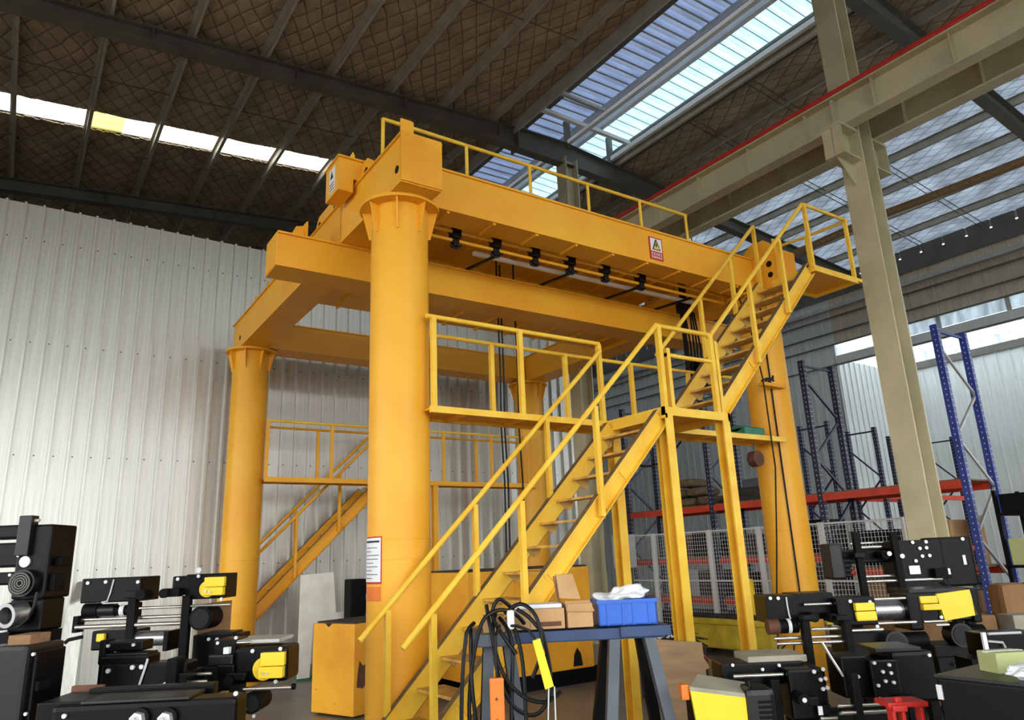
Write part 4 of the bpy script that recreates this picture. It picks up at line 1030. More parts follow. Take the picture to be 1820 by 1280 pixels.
# --- left side
h = Hoist('electric_hoist', 'upright black hoist with a round meshed motor grille and a silver pipe collar', 'hoist', (.036, 4.607, 1.467), .002905, 45, 1020)
h.box(24, 83, 937, 1062, 0, .22, name='body'); h.box(20, 80, 1062, 1115, .02, .2, name='lower_body')
h.box(27, 50, 922, 990, -.03, .03, 'black_top', 'top_bracket', .004); h.cylx(48, 58, 930, 3, 0, 'zinc', 'pin')
h.box(-40, 24, 938, 962, .02, .14, name='arm'); h.box(-40, 24, 968, 1010, .05, .18, name='arm'); h.box(-40, 26, 1018, 1040, .05, .2, name='arm')
h.cyly(51, 1035, 23, -.05, 0, 'black_top', 'motor_grille'); h.cyly(51, 1035, 19, -.058, -.05, 'black_matte', 'grille_face')
gr = MB()
for rr in (5, 9, 13, 17): gr.ring((h.X(51), -.06, h.Z(1035, 51)), (0, 1, 0), rr*h.k-.003, rr*h.k+.003, .006, 24)
gr.build('grille_wires', 'steel_dark', h.t)
h.cyly(43, 1000, 9.5, -.012, 0, 'zinc', 'rating_disc'); h.bolts([(20, 1022), (30, 990)], -.002, 2.5)
h.box(80, 94, 992, 1007, .06, .14, 'black_matte', 'cable_gland', .004); h.box(74, 92, 1020, 1049, .03, .13, 'black_matte', 'terminal_box', .006)
cz = h.Z(1085, 43); MB().ring((h.X(43), -.04, cz), (.25, 1, .1), .042, .06, .09, 28).build('pipe_collar', 'silver', h.t, True)
MB().ring((h.X(43), -.02, cz), (.25, 1, .1), .0, .042, .03, 24).build('collar_bore', 'rubber', h.t, True)
h.cord([(84, 1049), (82, 1070), (74, 1092), (60, 1104), (30, 1108), (5, 1098), (-5, 1070), (5, 1045)], -.06, .008, 'rubber', 'cable')
h.stand(.08, .04, .16, 'black trestle under the upright hoist with the meshed grille')
t_a = Hoist('gear_housing', 'tall dark grey gear housing with side bolts below the upright hoist', 'machine', (.02, 4.2, .95), .00265, 30, 1205)
t_a.box(-30, 58, 1133, 1330, 0, .28, 'black_top', 'housing', .02); t_a.box(55, 66, 1142, 1330, .04, .26, 'black_paint', 'flange', .01)
t_a.box(8, 48, 1117, 1133, .05, .2, 'wood', 'wood_block', .004); t_a.box(56, 72, 1190, 1206, .05, .14, 'black_matte', 'gland', .004)
t_a.bolts([(63, 1146), (63, 1238), (60, 1270)], .03, 3); t_a.box(-6, 2, 1135, 1155, -.01, .02, 'yellow_bright', 'label', .002)
t_a.box(-20, 55, 1330, 1552, .02, .26, 'black_matte', 'plinth', .01)

h = Hoist('electric_hoist', 'black hoist with steel guide shafts and a yellow gearbox cover by the rear left column', 'hoist', (.762, 5.448, 1.226), .00369, 270, 1080)
h.box(140, 247, 1031, 1072, 0, .26, name='control_box', b=.008); h.bolts([(152, 1040), (184, 1038), (242, 1038)], 0, 3)
h.cord([(198, 1034), (196, 1045), (194, 1056), (190, 1070), (180, 1072)], -.006, .005, 'wire_white', 'chain')
h.cylx(142, 168, 1087, 13, .06, 'black_matte', 'motor'); h.cylx(168, 198, 1086, 11, .06, 'black_top', 'motor'); h.cylx(198, 226, 1086, 9, .06, 'black_matte', 'brake'); h.cylx(207, 215, 1086, 9.6, .06, 'paper', 'brake_label')
h.box(225, 240, 1072, 1098, .0, .1, 'black_matte', 'coupling')
for u in (236, 332): h.box(u-7, u+7, 1060, 1215, -.02, .03, 'black_matte', 'support_post', .004)
h.box(222, 262, 1052, 1064, -.03, .04, 'black_paint', 'clamp_bar', .004); h.cyly(255, 1058, 9, -.06, .05, 'black_matte', 'clamp_knob')
h.cylx(248, 410, 1078, 2.6, .0, 'shaft', 'guide_shaft'); h.cylx(138, 325, 1098, 3.2, .05, 'shaft', 'guide_shaft'); h.cylx(138, 325, 1109, 3.8, .0, 'shaft', 'guide_shaft')
h.box(300, 330, 1028, 1060, .02, .22, name='gear_head'); h.box(325, 395, 1024, 1066, .02, .24, name='gear_case', b=.008)
h.yellow_cover(352, 398, 1029, 1063, .02); h.bolts([(348, 1028), (392, 1066), (311, 1033)], .018, 3)
h.cyly(349, 1018, 5, -.004, .004, 'zinc', 'eye_bolt')
h.box(292, 322, 1048, 1062, -.05, .02, 'black_matte', 'clamp_bar', .006); h.cyly(297, 1056, 8, -.07, -.04, 'black_matte', 'clamp_knob')
h.cyly(361, 1097, 20, -.03, .16, 'black_matte', 'fan_motor'); h.cyly(361, 1097, 16, -.035, -.03, 'rubber', 'fan_guard')
h.drum(243, 298, 1131, 13, .05); h.box(297, 306, 1118, 1150, -.02, .16, name='drum_plate', b=.006)
h.box(163, 240, 1118, 1150, .03, .24, 'black_paint', 'gear_case'); h.box(176, 190, 1123, 1136, 0, .03, 'yellow_bright', 'limit_switch', .006)
h.cord([(152, 1128), (128, 1133), (122, 1138)], 0, .012, 'rubber', 'cable'); h.box(131, 140, 1095, 1122, .0, .08, 'black_matte', 'end_plate', .004)
h.box(333, 420, 1126, 1180, .12, .3, 'black_paint', 'rear_box', .01); h.bolts([(363, 1134), (378, 1134), (405, 1132)], .118, 3)
h.box(352, 405, 1123, 1127, .12, .3, 'black_top', 'box_lid', .002)
h.stand(.3, .05, .22, 'black trestle under the hoist by the rear left column')
t = thing('tarp_board', 'grey brown panel propped behind the fan motor by the rear left column', 'board', (1.2, 5.72, 0), VROT)
MB().prism([(-.1, .0, 0), (.12, .0, 0), (.2, -.19, 1.24), (-.02, -.19, 1.22)], (0, .02, 0)).build('panel', 'cardboard_dark', t)

h = Hoist('electric_hoist', 'black hoist with a large plain control box, corner bolts and a hanging chain', 'hoist', (.594, 4.408, .926), .002905, 250, 1205)
h.box(160, 250, 1172, 1245, .06, .2, name='control_box'); h.box(178, 330, 1182, 1245, .0, .14, name='front_box', b=.01)
h.box(168, 244, 1169, 1173, .08, .2, 'black_top', 'box_lid', .003)
h.bolts([(192, 1194), (235, 1188), (251, 1187), (296, 1215)], -.002, 4)
h.cord([(261, 1174), (258, 1188), (254, 1202), (250, 1216), (244, 1232)], -.01, .006, 'wire_white', 'chain')
h.box(302, 320, 1172, 1222, -.05, .06, 'black_matte', 'support_post', .006); h.box(316, 336, 1196, 1225, -.03, .2, 'black_paint', 'bracket', .006)
h.box(150, 162, 1148, 1190, .1, .2, 'black_matte', 'end_frame', .01); h.box(158, 228, 1150, 1168, .12, .24, 'black_paint', 'gear_case', .01); h.bolts([(165, 1158), (212, 1156)], .118, 3)
h.box(330, 352, 1225, 1250, -.04, .1, 'black_paint', 'lower_bracket', .005)
h.cylx(335, 362, 1203, 2.6, .1, 'shaft', 'guide_shaft'); h.cylx(335, 362, 1213, 2.6, .05, 'shaft', 'guide_shaft'); h.cylx(335, 362, 1226, 3.4, .0, 'shaft', 'guide_shaft')
h.stand(.2, .04, .13, 'black trestle under the hoist with the plain control box')

h = Hoist('electric_hoist', 'black hoist end with a stepped yellow gearbox cover beside the near yellow weight', 'hoist', (1.173, 4.399, .904), .00314, 455, 1190)
h.box(412, 508, 1156, 1212, .02, .26, name='gear_case', b=.02); h.yellow_cover(451, 506, 1162, 1208, .02)
h.bolts([(446, 1161), (496, 1157), (490, 1210)], .016, 3.5)
h.box(362, 404, 1146, 1176, .1, .3, name='rear_plate', b=.01); h.bolts([(372, 1151), (405, 1142)], .098, 3)
h.box(365, 410, 1168, 1186, .02, .16, 'black_top', 'slanted_lid', .01); h.box(394, 404, 1155, 1166, .0, .04, 'paper', 'switch_box', .003)
h.box(395, 482, 1146, 1152, .12, .4, 'steel_grey', 'top_tray', .003); h.cylx(432, 482, 1148, 3, .38, 'shaft', 'tie_rod'); h.cylx(388, 430, 1151, 3, .12, 'shaft', 'tie_rod')
h.box(360, 385, 1186, 1232, .02, .2, 'black_matte', 'brake_housing', .015); h.box(385, 416, 1183, 1225, .0, .16, 'black_paint', 'clutch', .01)
h.cylx(338, 412, 1232, 3.6, -.02, 'shaft', 'guide_shaft'); h.cylx(434, 523, 1219, 3.4, -.02, 'shaft', 'guide_shaft'); h.cylx(522, 528, 1216, 5, -.02, 'black_matte', 'shaft_cap')
h.box(414, 436, 1212, 1300, -.05, .03, 'black_matte', 'support_post', .006); h.box(408, 442, 1194, 1206, -.06, .02, 'black_paint', 'clamp_bar', .005); h.cyly(416, 1205, 8, -.09, -.05, 'black_matte', 'clamp_knob')
h.cyly(447, 1245, 18, .02, .2, 'black_matte', 'fan_motor'); h.cyly(447, 1245, 14, .015, .02, 'rubber', 'fan_guard'); h.bolts([(438, 1254), (455, 1264)], .012, 3)
h.stand(.16, .04, .24, 'black trestle under the hoist end beside the near yellow weight')

h = Hoist('hoist_beam', 'long black trolley beam with two big silver bolts across the near left floor', 'hoist', (.48, 3.487, .914), .00228, 250, 1262, .06)
h.box(95, 416, 1250, 1330, 0, .16, name='side_plate', b=.02); h.box(140, 330, 1246, 1254, .02, .22, 'black_top', 'top_plate', .008)
h.box(60, 140, 1252, 1330, .04, .3, 'black_paint', 'end_plate', .006); h.box(50, 112, 1245, 1330, .34, .36, 'brown_rust', 'inner_plate', .003)
h.box(105, 340, 1240, 1300, .24, .3, 'black_paint', 'rear_plate', .006)
for u in (252, 300):
    h.cyly(u, 1274, 17, -.02, 0, 'black_paint', 'boss'); h.cyly(u, 1274, 12, -.05, -.02, 'zinc', 'nut', 6); h.cyly(u, 1274, 6, -.08, -.05, 'silver', 'stud')
h.bolts([(122, 1270), (416, 1236)], -.004, 4)
h.stand(.3, .05, .3, 'black trestle under the long trolley beam')

# --- right side
h = Hoist('electric_hoist', 'black hoist with six paired bolts on its end plate in front of the steel column', 'hoist', (5.988, 3.278, 1.241), .004554, 1610, 1010)
h.box(1590, 1680, 963, 1052, .0, .2, name='end_plate', b=.008); h.box(1678, 1735, 957, 1040, .0, .3, name='control_box', b=.02)
h.bolts([(1629, 967), (1653, 966), (1640, 977), (1652, 976), (1642, 990), (1655, 989), (1719, 961), (1629, 998)], -.002, 3)
h.box(1714, 1719, 988, 1004, -.004, 0, 'paper', 'label', .001)
h.box(1480, 1504, 969, 1030, .0, .2, 'black_top', 'motor_cover', .02); h.box(1504, 1514, 980, 1026, .02, .18, 'black_matte', 'motor_fins', .004)
for k in range(6): h.box(1503, 1516, 980+k*8, 984+k*8, .0, .2, 'black_paint', 'fin', .002)
h.cylx(1540, 1578, 975, 3, .05, 'shaft', 'tie_rod'); h.cylx(1530, 1590, 968, 2.4, .12, 'shaft', 'tie_rod'); h.box(1520, 1592, 978, 1002, .1, .24, 'black_paint', 'gear_case', .01)
for u in (1525, 1592): h.box(u-4, u+7, 950, 1070, -.06, -.01, 'black_matte', 'support_post', .004)
h.box(1514, 1532, 985, 993, -.1, -.02, 'black_paint', 'clamp_bar', .003); h.cyly(1538, 988, 8, -.04, .06, 'black_matte', 'clamp_knob'); h.cyly(1575, 988, 7, -.04, .06, 'black_matte', 'clamp_knob'); h.bolts([(1600, 990), (1578, 986)], -.06, 4)
h.cylx(1530, 1672, 1022, 2.8, .02, 'shaft', 'guide_shaft'); h.cylx(1532, 1668, 1030, 2.8, -.02, 'shaft', 'guide_shaft')
h.box(1654, 1682, 1010, 1026, -.06, .0, 'black_matte', 'junction_box', .004); h.box(1676, 1680, 1010, 1020, -.063, -.06, 'paper', 'label', .001); h.box(1615, 1634, 1006, 1020, -.01, .0, 'zinc', 'rating_plate', .001)
h.cord([(1668, 1032), (1680, 1042), (1686, 1050)], -.03, .008, 'rubber', 'cable')
for k in range(3): h.cord([(1728, 1016+k*9), (1744, 1015+k*9), (1748, 1021+k*9), (1732, 1023+k*9)], .05, .007, 'rubber', 'cable_coil')
h.stand(.45, .03, .2, 'black trestle under the hoist with six paired bolts')
t = thing('goods_pallet', 'brown wooden pallet load under the hoist with six paired bolts', 'pallet', (7.0, 3.75, 0), VROT)
for k in range(5): MB().box(-.5, .5, -.4+k*.18, -.28+k*.18, .1, .13).build('deck_board', 'wood', t)
for a in (-.45, 0, .4): MB().box(a, a+.08, -.4, .44, 0, .1).build('bearer', 'wood', t)
MB().bbox(-.45, .45, -.35, .38, .13, .8, .02).build('load', 'cardboard_dark', t)

h = Hoist('electric_hoist', 'black hoist with a bare silver rope drum and a yellow gearbox lid', 'hoist', (4.475, 2.896, .951), .003612, 1505, 1110)
h.box(1371, 1428, 1064, 1110, .04, .3, name='control_box', b=.008); h.bolts([(1378, 1068), (1392, 1068)], .036, 3); h.cord([(1407, 1066), (1407, 1080), (1408, 1095), (1410, 1104)], .03, .005, 'wire_white', 'chain')
h.box(1428, 1500, 1060, 1104, .1, .34, name='gear_case', b=.01); h.cylx(1440, 1490, 1078, 2.5, .06, 'shaft', 'tie_rod')
h.cylx(1366, 1386, 1115, 13, .03, 'brown_rust', 'motor_end'); h.cylx(1386, 1420, 1114, 12, .03, 'black_matte', 'motor'); h.cylx(1401, 1407, 1114, 12.6, .03, 'paper', 'motor_label')
for u in (1425, 1497): h.box(u-6, u+7, 1095, 1240, -.08, -.02, 'black_matte', 'support_post', .004)
h.box(1418, 1440, 1094, 1101, -.12, -.03, 'black_paint', 'clamp_bar', .003); h.cyly(1444, 1098, 8, -.06, .06, 'black_matte', 'clamp_knob'); h.box(1475, 1500, 1094, 1101, -.12, -.03, 'black_paint', 'clamp_bar', .003); h.cyly(1478, 1099, 8, -.06, .06, 'black_matte', 'clamp_knob')
h.box(1492, 1562, 1066, 1112, .0, .22, name='end_plate', b=.01); h.bolts([(1516, 1072), (1551, 1073), (1557, 1113)], -.002, 3)
h.box(1521, 1555, 1074, 1087, -.04, 0, 'yellow_bright', 'cover_lid', .006); h.box(1521, 1558, 1088, 1104, -.03, 0, 'yellow_bright', 'cover_lid', .012)
h.drum(1561, 1621, 1088, 17, .11); h.cylx(1555, 1622, 1068, 2.6, .02, 'shaft', 'tie_rod'); h.cylx(1560, 1628, 1107, 2.8, .0, 'shaft', 'tie_rod'); h.box(1619, 1642, 1060, 1120, .0, .24, name='end_plate', b=.015)
h.cylx(1440, 1494, 1117, 3, -.01, 'shaft', 'guide_shaft'); h.cylx(1503, 1566, 1119, 3, -.01, 'shaft', 'guide_shaft')
h.cylx(1372, 1496, 1131, 3, -.01, 'shaft', 'guide_shaft'); h.cylx(1374, 1496, 1139, 3, -.03, 'shaft', 'guide_shaft')
h.box(1500, 1570, 1122, 1165, .04, .26, 'black_paint', 'brake_housing', .01)
h.cyly(1583, 1139, 20, -.04, .06, 'black_top', 'fan_motor'); h.cyly(1583, 1139, 15, -.045, -.04, 'rubber', 'fan_guard'); h.cylx(1585, 1648, 1138, 15, .06, 'black_matte', 'motor')
h.box(1473, 1484, 1104, 1111, .02, .06, 'yellow_bright', 'limit_switch', .003); h.cord([(1392, 1140), (1378, 1152), (1384, 1160), (1402, 1155), (1404, 1142)], -.03, .006, 'rubber', 'cable')
h.box(1500, 1640, 1160, 1185, .02, .28, 'black_paint', 'bed_frame', .01)
h.stand(.35, .06, .24, 'black trestle under the hoist with the bare silver drum')

h = Hoist('electric_hoist', 'black hoist with a plain bright yellow side panel next to the blue rack upright', 'hoist', (5.564, 2.773, .983), .004004, 1690, 1080)
h.box(1630, 1672, 1056, 1106, .02, .24, name='gear_case', b=.015); h.box(1636, 1667, 1061, 1073, -.02, .02, 'yellow_bright', 'cover_lid', .006); h.box(1638, 1669, 1074, 1084, -.03, .02, 'yellow_bright', 'cover_lid', .006); h.bolts([(1671, 1096), (1634, 1094)], .016, 3)
MB().prism([(h.X(1669), .0, h.Z(1058, 1670)), (h.X(1729), .0, h.Z(1050, 1730)), (h.X(1735), .0, h.Z(1092, 1730)), (h.X(1676), .0, h.Z(1102, 1670))], (0, .03, 0)).build('side_panel', 'yellow_bright', h.t)
h.box(1672, 1732, 1054, 1100, .032, .34, 'black_top', 'drum_housing', .004); h.box(1728, 1742, 1048, 1104, .0, .32, name='end_plate', b=.01)
h.box(1625, 1730, 1049, 1055, .03, .33, 'black_top', 'top_plate', .003)
h.cyly(1696, 1124, 20, -.04, .08, 'black_top', 'fan_motor'); h.cyly(1696, 1124, 16, -.045, -.04, 'rubber', 'fan_guard'); h.cylx(1698, 1750, 1122, 13, .08, 'black_matte', 'motor')
h.cylx(1640, 1680, 1103, 2.6, .02, 'shaft', 'guide_shaft'); h.cylx(1655, 1678, 1108, 2.6, -.02, 'shaft', 'guide_shaft')
h.box(1650, 1740, 1140, 1160, .02, .28, 'black_paint', 'bed_frame', .008); h.bolts([(1694, 1160), (1683, 1172), (1697, 1172)], .01, 3)
h.box(1655, 1715, 1155, 1200, .04, .26, 'black_paint', 'rear_plate', .008)
h.stand(.22, .05, .26, 'black trestle under the hoist with the yellow side panel')

h = Hoist('electric_hoist', 'big black hoist box with scattered bolts below the silver drum', 'hoist', (3.888, 2.291, .764), .002944, 1590, 1205)
h.box(1550, 1600, 1176, 1246, .0, .22, name='end_plate', b=.01); h.box(1595, 1670, 1163, 1246, .02, .3, name='control_box', b=.02); h.box(1572, 1655, 1158, 1165, .05, .3, 'black_top', 'box_lid', .003)
h.bolts([(1557, 1181), (1583, 1184), (1570, 1195), (1584, 1197), (1572, 1210), (1586, 1212), (1558, 1217), (1525, 1203), (1657, 1168), (1558, 1238)], -.002, 3)
h.box(1505, 1552, 1172, 1240, .04, .24, 'black_paint', 'gear_case', .01); h.box(1505, 1518, 1195, 1300, -.06, .0, 'black_matte', 'support_post', .005)
h.cylx(1480, 1582, 1247, 3, -.02, 'shaft', 'guide_shaft'); h.cylx(1482, 1580, 1256, 3, -.05, 'shaft', 'guide_shaft'); h.cylx(1490, 1560, 1264, 3, .05, 'shaft', 'guide_shaft')
h.cord([(1468, 1148), (1480, 1172), (1490, 1190), (1497, 1202)], -.02, .007, 'shaft', 'lever'); h.box(1585, 1614, 1231, 1248, -.04, .0, 'black_matte', 'junction_box', .003); h.box(1609, 1614, 1234, 1244, -.043, -.04, 'paper', 'label', .001)
h.stand(.22, .05, .26, 'black trestle under the big hoist box with scattered bolts')

h = Hoist('electric_hoist', 'black hoist with a large yellow drum cover leaning beside the plywood sheet', 'hoist', (3.354, 2.738, .697), .00298, 1350, 1235)
MB().prism([(h.X(1226), -.02, h.Z(1222, 1226)), (h.X(1318), -.06, h.Z(1230, 1318)), (h.X(1325), -.06, h.Z(1300, 1325)), (h.X(1233), -.02, h.Z(1285, 1233))], (0, .03, 0)).build('drum_cover', 'yellow_bright', h.t)
MB().prism([(h.X(1226), -.02, h.Z(1222, 1226)), (h.X(1318), -.06, h.Z(1230, 1318)), (h.X(1340), .14, h.Z(1222, 1340)), (h.X(1256), .16, h.Z(1210, 1256))], (0, 0, -.02)).build('cover_top', 'dust_grey', h.t)
h.box(1232, 1320, 1235, 1320, .02, .2, 'black_paint', 'drum_housing', .006)
h.box(1318, 1370, 1222, 1300, -.08, .12, 'black_top', 'motor_cover', .03); h.box(1332, 1362, 1220, 1228, -.06, .08, 'black_matte', 'cover_grille', .006); h.cord([(1331, 1212), (1333, 1224)], -.02, .01, 'rubber', 'lever')
for k in range(5): h.box(1338, 1364, 1240+k*8, 1244+k*8, -.085, -.07, 'black_matte', 'fin', .002)
h.box(1304, 1460, 1192, 1230, .2, .42, name='frame_plate', b=.01); h.cylx(1318, 1410, 1210, 3.2, .12, 'shaft', 'tie_rod'); h.bolts([(1325, 1196), (1380, 1203), (1412, 1196)], .195, 3)
h.box(1412, 1480, 1196, 1280, .06, .36, name='control_box', b=.015); h.box(1358, 1470, 1181, 1193, .22, .5, 'dust_grey', 'top_cover', .004)
h.bolts([(1458, 1200), (1475, 1196), (1468, 1213), (1477, 1211), (1470, 1228), (1478, 1226)], .055, 3.5)
h.box(1383, 1400, 1216, 1290, .1, .2, 'black_matte', 'support_post', .006); h.cyly(1421, 1240, 10, -.06, .06, 'black_matte', 'guide_roller'); h.cyly(1421, 1240, 4, -.065, -.06, 'zinc', 'roller_pin'); h.box(1430, 1448, 1236, 1250, -.05, .05, 'black_paint', 'roller_arm', .005)
h.box(1452, 1476, 1252, 1268, .02, .06, 'black_matte', 'junction_box', .003); h.box(1452, 1460, 1254, 1268, .015, .02, 'paper', 'label', .001)
h.cylx(1452, 1482, 1272, 3, .0, 'shaft', 'guide_shaft'); h.box(1212, 1226, 1220, 1245, .0, .08, 'orange_plastic', 'gland', .008)
h.stand(.3, .02, .3, 'black trestle under the hoist with the large yellow drum cover')

t = thing('steel_cabinet', 'plain black steel cabinet with a dull grey top at the near right', 'cabinet', (3.41, 1.834, 0))
MB().bbox(.008, .4, -.9, -.008, 0, .865, .01).build('body', 'black_paint', t); MB().bbox(0, .408, -.908, 0, .864, .88, .006).build('top_plate', 'black_top', t)
MB().bbox(.0, .012, -.03, -.006, .78, .84, .002).build('hinge', 'zinc', t)
t = thing('pale_carton', 'small pale green carton sitting on the black steel cabinet', 'carton', (3.7, 1.65, .879), VROT+.1)
MB().bbox(-.09, .08, -.06, .06, 0, .085, .005).build('box', 'carton_green', t); MB().box(-.091, .081, -.01, .02, .08, .086).build('tape', 'paper', t)
t = thing('white_bag', 'crumpled white plastic bag lying on the black steel cabinet', 'bag', (3.56, 1.46, .879), VROT)
bm = bmesh.new(); bmesh.ops.create_icosphere(bm, subdivisions=4, radius=1); random.seed(4)
from mathutils import noise
for v in bm.verts:
    n_ = noise.noise(v.co*2.2)*.3; v.co = Vector((v.co.x*.13*(1+n_), v.co.y*.06*(1+n_), max(0, .035+v.co.z*.035*(1+2*n_))))
me = bpy.data.meshes.new('film'); bm.to_mesh(me); bm.free(); me.materials.append(MATS['plastic_white'])
o = bpy.data.objects.new('film', me); COL.objects.link(o); o.parent = t
h = Hoist('red_stand', 'red painted steel stand beside the black steel cabinet', 'stand', (3.558, 2.041, .682), .00263, 1620, 1265)
h.box(1574, 1645, 1248, 1256, -.04, .1, 'red_paint', 'cross_plate', .004); h.box(1578, 1604, 1252, 1262, -.06, .02, 'red_paint', 'bracket', .006)
for u in (1584, 1601, 1634): h.box(u-3, u+3, 1256, 1486, -.03, .03, 'red_paint', 'leg', .004)
h.box(1590, 1602, 1241, 1250, -.03, .0, 'red_paint', 'clamp', .006)
h = Hoist('motor_frame', 'low black motor frame with bent handle beside the blue rack upright', 'machine', (4.934, 2.226, .899), .003376, 1770, 1125)
h.box(1748, 1850, 1125, 1165, .0, .2, name='frame', b=.01); h.cylx(1752, 1810, 1125, 2.5, -.02, 'steel_grey', 'edge_bar'); h.cord([(1750, 1138), (1775, 1140), (1778, 1148)], -.02, .007, 'steel_grey', 'handle'); h.box(1742, 1749, 1124, 1152, -.02, .0, 'paper', 'strap', .002)
h.stand(.14, .04, .16, 'black trestle under the low motor frame')
t = thing('wooden_crate', 'small pale wooden crate behind the low motor frame', 'crate', (6.75, 2.86, 0), VROT)
MB().bbox(-.1, .1, -.1, .1, .62, .85, .01).build('box', 'dust_grey', t); MB().box(-.09, .09, -.09, .09, 0, .62).build('plinth', 'wood', t)
t = thing('brown_sack', 'brown paper sack slumped against the blue rack upright', 'sack', (7.5, 3.2, 0), VROT)
MB().bbox(-.14, .14, -.12, .12, .0, 1.05, .06).build('sack', 'cardboard_dark', t)

# ================================================================== TRESTLE TABLE WITH GOODS
TL = Vector((2.19, 3.68)); TR = Vector((3.10, 3.15)); td = (TR-TL).normalized(); ta = math.atan2(td.y, td.x); TLn = (TR-TL).length
t = thing('trestle_table', 'blue and grey steel trestle table with splayed legs in front of the stairs', 'table', (TL.x, TL.y, 0), ta)
MB().bbox(-.02, TLn, .0, .3, .98, 1.04, .006).build('top_beam', 'table_blue', t)
MB().bbox(-.05, .2, -.12, .32, .985, 1.05, .006).build('end_cap', 'table_grey', t)
MB().bbox(TLn-.25, TLn+.04, -.02, .32, .99, 1.045, .004).build('end_cap', 'table_blue', t)
for x, sx in ((.06, -.06), (.17, .12), (TLn-.28, -.14), (TLn-.08, .14)):
    for y, sy in ((.04, -.16), (.27, .16)):
        MB().bar((x, y, .98), (x+sx, y+sy, 0), .07, .06, (1, 0, 0)).build('leg', 'table_grey' if sy < 0 else 'black_matte', t)
def on_table(u, v, z=1.05): # local table coordinates to world
    return (TL.x+td.x*u-td.y*v, TL.y+td.y*u+td.x*v, z)
def tbox(name, label, cat, u, v, rz=0.0, z=1.05): return thing(name, label, cat, on_table(u, v, z), ta+rz)
t = tbox('stacking_bin', 'blue plastic stacking bin at the outer end of the trestle table', 'bin', .865, .15)
w_, d_, hh = .17, .11, .14
b_ = MB().box(-w_, w_, -d_, d_, 0, .008)
for q in ((-w_, w_, -d_, -d_+.008), (-w_, w_, d_-.008, d_), (-w_, -w_+.008, -d_, d_), (w_-.008, w_, -d_, d_)): b_.box(*q, .0, hh)
b_.build('shell', 'bin_blue', t); MB().box(-w_-.008, w_+.008, -d_-.008, -d_, hh-.02, hh).box(-w_-.008, w_+.008, d_, d_+.008, hh-.02, hh).build('rim', 'bin_blue', t)
for a in (-.12, -.03, .03, .12): MB().box(a-.004, a+.004, -d_-.006, -d_, .0, hh-.02).build('rib', 'bin_blue', t)
t = tbox('plastic_bags', 'crumpled white plastic bags piled on the blue bin', 'bag', .85, .15, 0, 1.185)
bm = bmesh.new(); bmesh.ops.create_icosphere(bm, subdivisions=4, radius=1)
for v in bm.verts:
    n_ = noise.noise(v.co*1.9+Vector((3, 1, 0)))*.5; v.co = Vector((v.co.x*.15*(1+n_), v.co.y*.09*(1+n_), .02+max(-.02, v.co.z*.045*(1+2*n_))+.02*v.co.x))
me = bpy.data.meshes.new('film'); bm.to_mesh(me); bm.free(); me.materials.append(MATS['plastic_white']); o = bpy.data.objects.new('film', me); COL.objects.link(o); o.parent = t
t = tbox('open_carton', 'open brown carton with a raised flap beside the blue bin', 'carton', .578, .12, .1)
MB().bbox(-.075, .075, -.09, .09, 0, .13, .004).build('box', 'cardboard', t)
MB().prism([(-.1, -.02, .16), (.02, -.04, .15), (-.01, .0, .29), (-.11, .0, .29)], (.0, .006, .002)).build('flap', 'cardboard', t); MB().prism([(-.13, .0, .28), (-.11, .0, .29), (-.08, .03, .13), (-.1, .03, .13)], (0, .006, 0)).build('flap', 'cardboard_dark', t); MB().prism([(-.08, -.1, .09), (.08, -.11, .085), (.07, -.06, .14), (-.08, -.06, .14)], (0, .004, .004)).build('flap', 'cardboard', t)
t = tbox('flat_carton', 'long flat brown carton topped with white film on the trestle table', 'carton', .355, .1)
MB().bbox(-.17, .14, -.08, .1, 0, .11, .004).build('box', 'cardboard', t); MB().box(-.06, -.055, -.081, .1, 0, .111).build('seam', 'cardboard_dark', t)
MB().bbox(-.16, .13, -.07, .09, .11, .135, .01).build('film', 'plastic_white', t); MB().box(.0, .12, -.083, -.08, .015, .04).build('printed_label', 'brown_rust', t)
t = tbox('small_carton', 'small brown carton under the black cables at the trestle end', 'carton', .1, .02)
MB().bbox(-.07, .05, -.06, .06, 0, .09, .004).build('box', 'cardboard', t); MB().prism([(-.06, -.062, .075), (.05, -.062, .075), (-.01, -.064, .04)], (0, -.003, 0)).build('flap', 'cardboard', t)
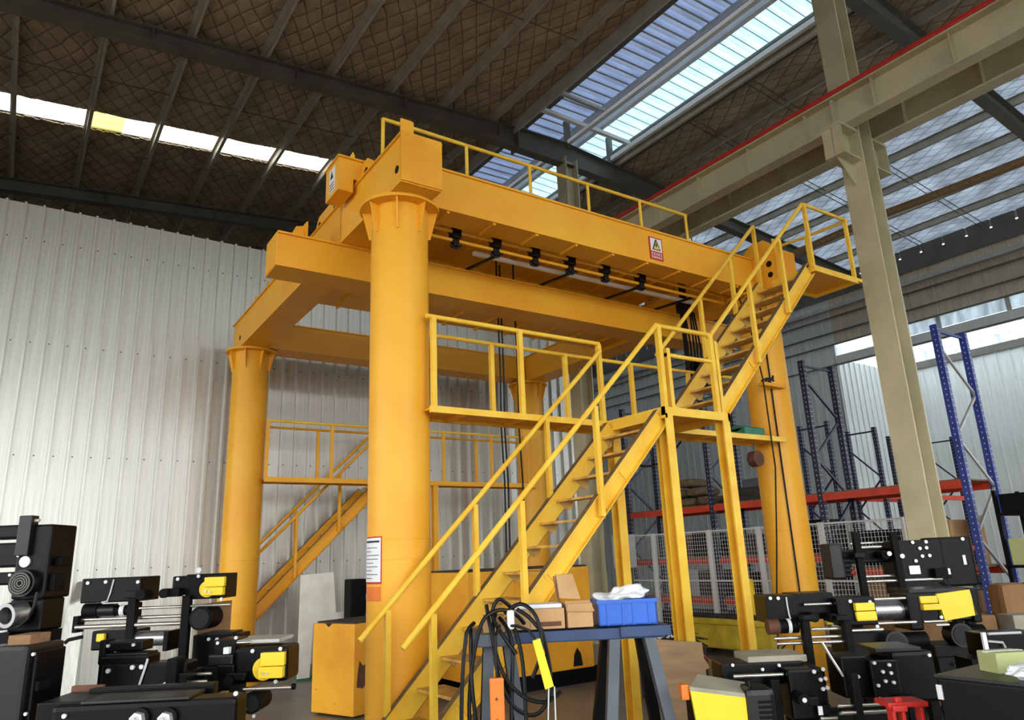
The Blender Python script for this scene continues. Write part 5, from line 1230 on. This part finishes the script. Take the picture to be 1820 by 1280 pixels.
# cables looped over the trestle end
t = tbox('cable_coil', 'tangle of thick black cables looped over the grey trestle end', 'cable', .1, -.1, 0, 1.05)
def bez(p, n=22):
    """smooth line through points (Catmull-Rom)"""
    P = [Vector(q) for q in p]; P = [P[0]]+P+[P[-1]]; out = []
    for i in range(1, len(P)-2):
        for k in range(n):
            s_ = k/n; a, b, c, d = P[i-1], P[i], P[i+1], P[i+2]
            out.append(.5*((2*b)+(c-a)*s_+(2*a-5*b+4*c-d)*s_*s_+(3*b-a-3*c+d)*s_**3))
    return out+[P[-2]]
loops = [[(-.1, -.02, -.9), (-.16, -.04, -.4), (-.1, -.05, .02), (.0, -.02, .12), (.1, .02, .1), (.16, .06, .04)],
         [(.0, .04, .1), (-.02, -.03, .02), (.0, -.07, -.2), (.08, -.08, -.36), (.2, -.07, -.4), (.28, -.05, -.28), (.26, -.02, -.05), (.2, .03, .06), (.12, .05, .12)],
         [(-.05, .03, .15), (-.03, -.03, .02), (.02, -.09, -.18), (.12, -.1, -.3), (.24, -.09, -.34), (.33, -.06, -.3)],
         [(-.12, .02, .06), (-.17, -.04, -.02), (-.2, -.06, -.4), (-.19, -.06, -.95)], [(-.14, .0, .03), (-.14, -.06, -.25), (-.1, -.06, -.6), (-.05, -.06, -.95)],
         [(.1, .04, .12), (.02, .0, .18), (-.02, -.01, .1), (.03, -.06, .0), (.1, -.08, -.1)], [(.05, .04, .1), (.14, .0, .15), (.22, -.04, .08), (.24, -.07, -.08), (.18, -.09, -.22)],
         [(.02, .03, .08), (.08, -.06, -.05), (.06, -.08, -.5), (.12, -.06, -.95)], [(.06, .03, .08), (.13, -.06, -.1), (.14, -.08, -.55), (.16, -.06, -.95)]]
def drape(P):
    """keep a cable on top of the trestle end or in front of its cap and legs"""
    def fix(v):
        if v.z < .014:
            s_ = max(0, (-v.z-.07)/.98); lim = min(-.034, .14-.16*s_-.05)
            if v.y > lim:
                if v.z > -.012: v.z = .014
                else: v.y = lim
        return v
    P = [fix(v.copy()) for v in P]
    for _ in range(2): P = [P[0]]+[fix((P[i-1]+P[i]*2+P[i+1])/4) for i in range(1, len(P)-1)]+[P[-1]]
    return P
for q in loops: MB().tube(drape(bez([(x, y, z) for x, y, z in q], 8)), .011, 7).build('cable', 'rubber', t, True)
MB().bbox(.06, .1, -.03, .03, .02, .12, .012).build('tape_wrap', 'paper', t)
t = tbox('crane_pendant', 'bright yellow crane pendant hanging from the trestle edge', 'pendant', .33, -.25, 0, .78)
MB().prism([(-.045, 0, .24), (-.005, 0, .25), (.055, 0, .015), (.01, 0, 0)], (0, .04, 0)).build('body', 'pendant_yellow', t)
MB().tube([(-.03, .02, .24), (-.06, .04, .29), (-.12, .1, .31), (-.18, .15, .31)], .008).build('cable', 'rubber', t, True)
for a in (.03, .06): MB().tube([(a, .02, .01), (a-.02+a*.3, .02, -.15), (a+.02, .02, -.4)], .004).build('lead', 'wire_white', t, True)
t = tbox('orange_pendant', 'orange control pendant hanging below the cables at the trestle end', 'pendant', .09, -.265, 0, .35)
MB().bbox(-.04, .035, 0, .04, 0, .5, .01).build('body', 'orange_plastic', t); MB().tube([(0, .02, .49), (.0, .02, .6), (.0, .03, .7), (.02, .1, .74), (.03, .17, .74)], .008).build('cable', 'rubber', t, True)
for z in (.4, .3, .12): MB().cyl((-.005, .0, z), (-.005, -.006, z), .007, 8).build('button', 'brown_rust', t)
for o in bpy.data.objects:
    for k in ('_w', '_o'):
        if k in o.keys(): del o[k]
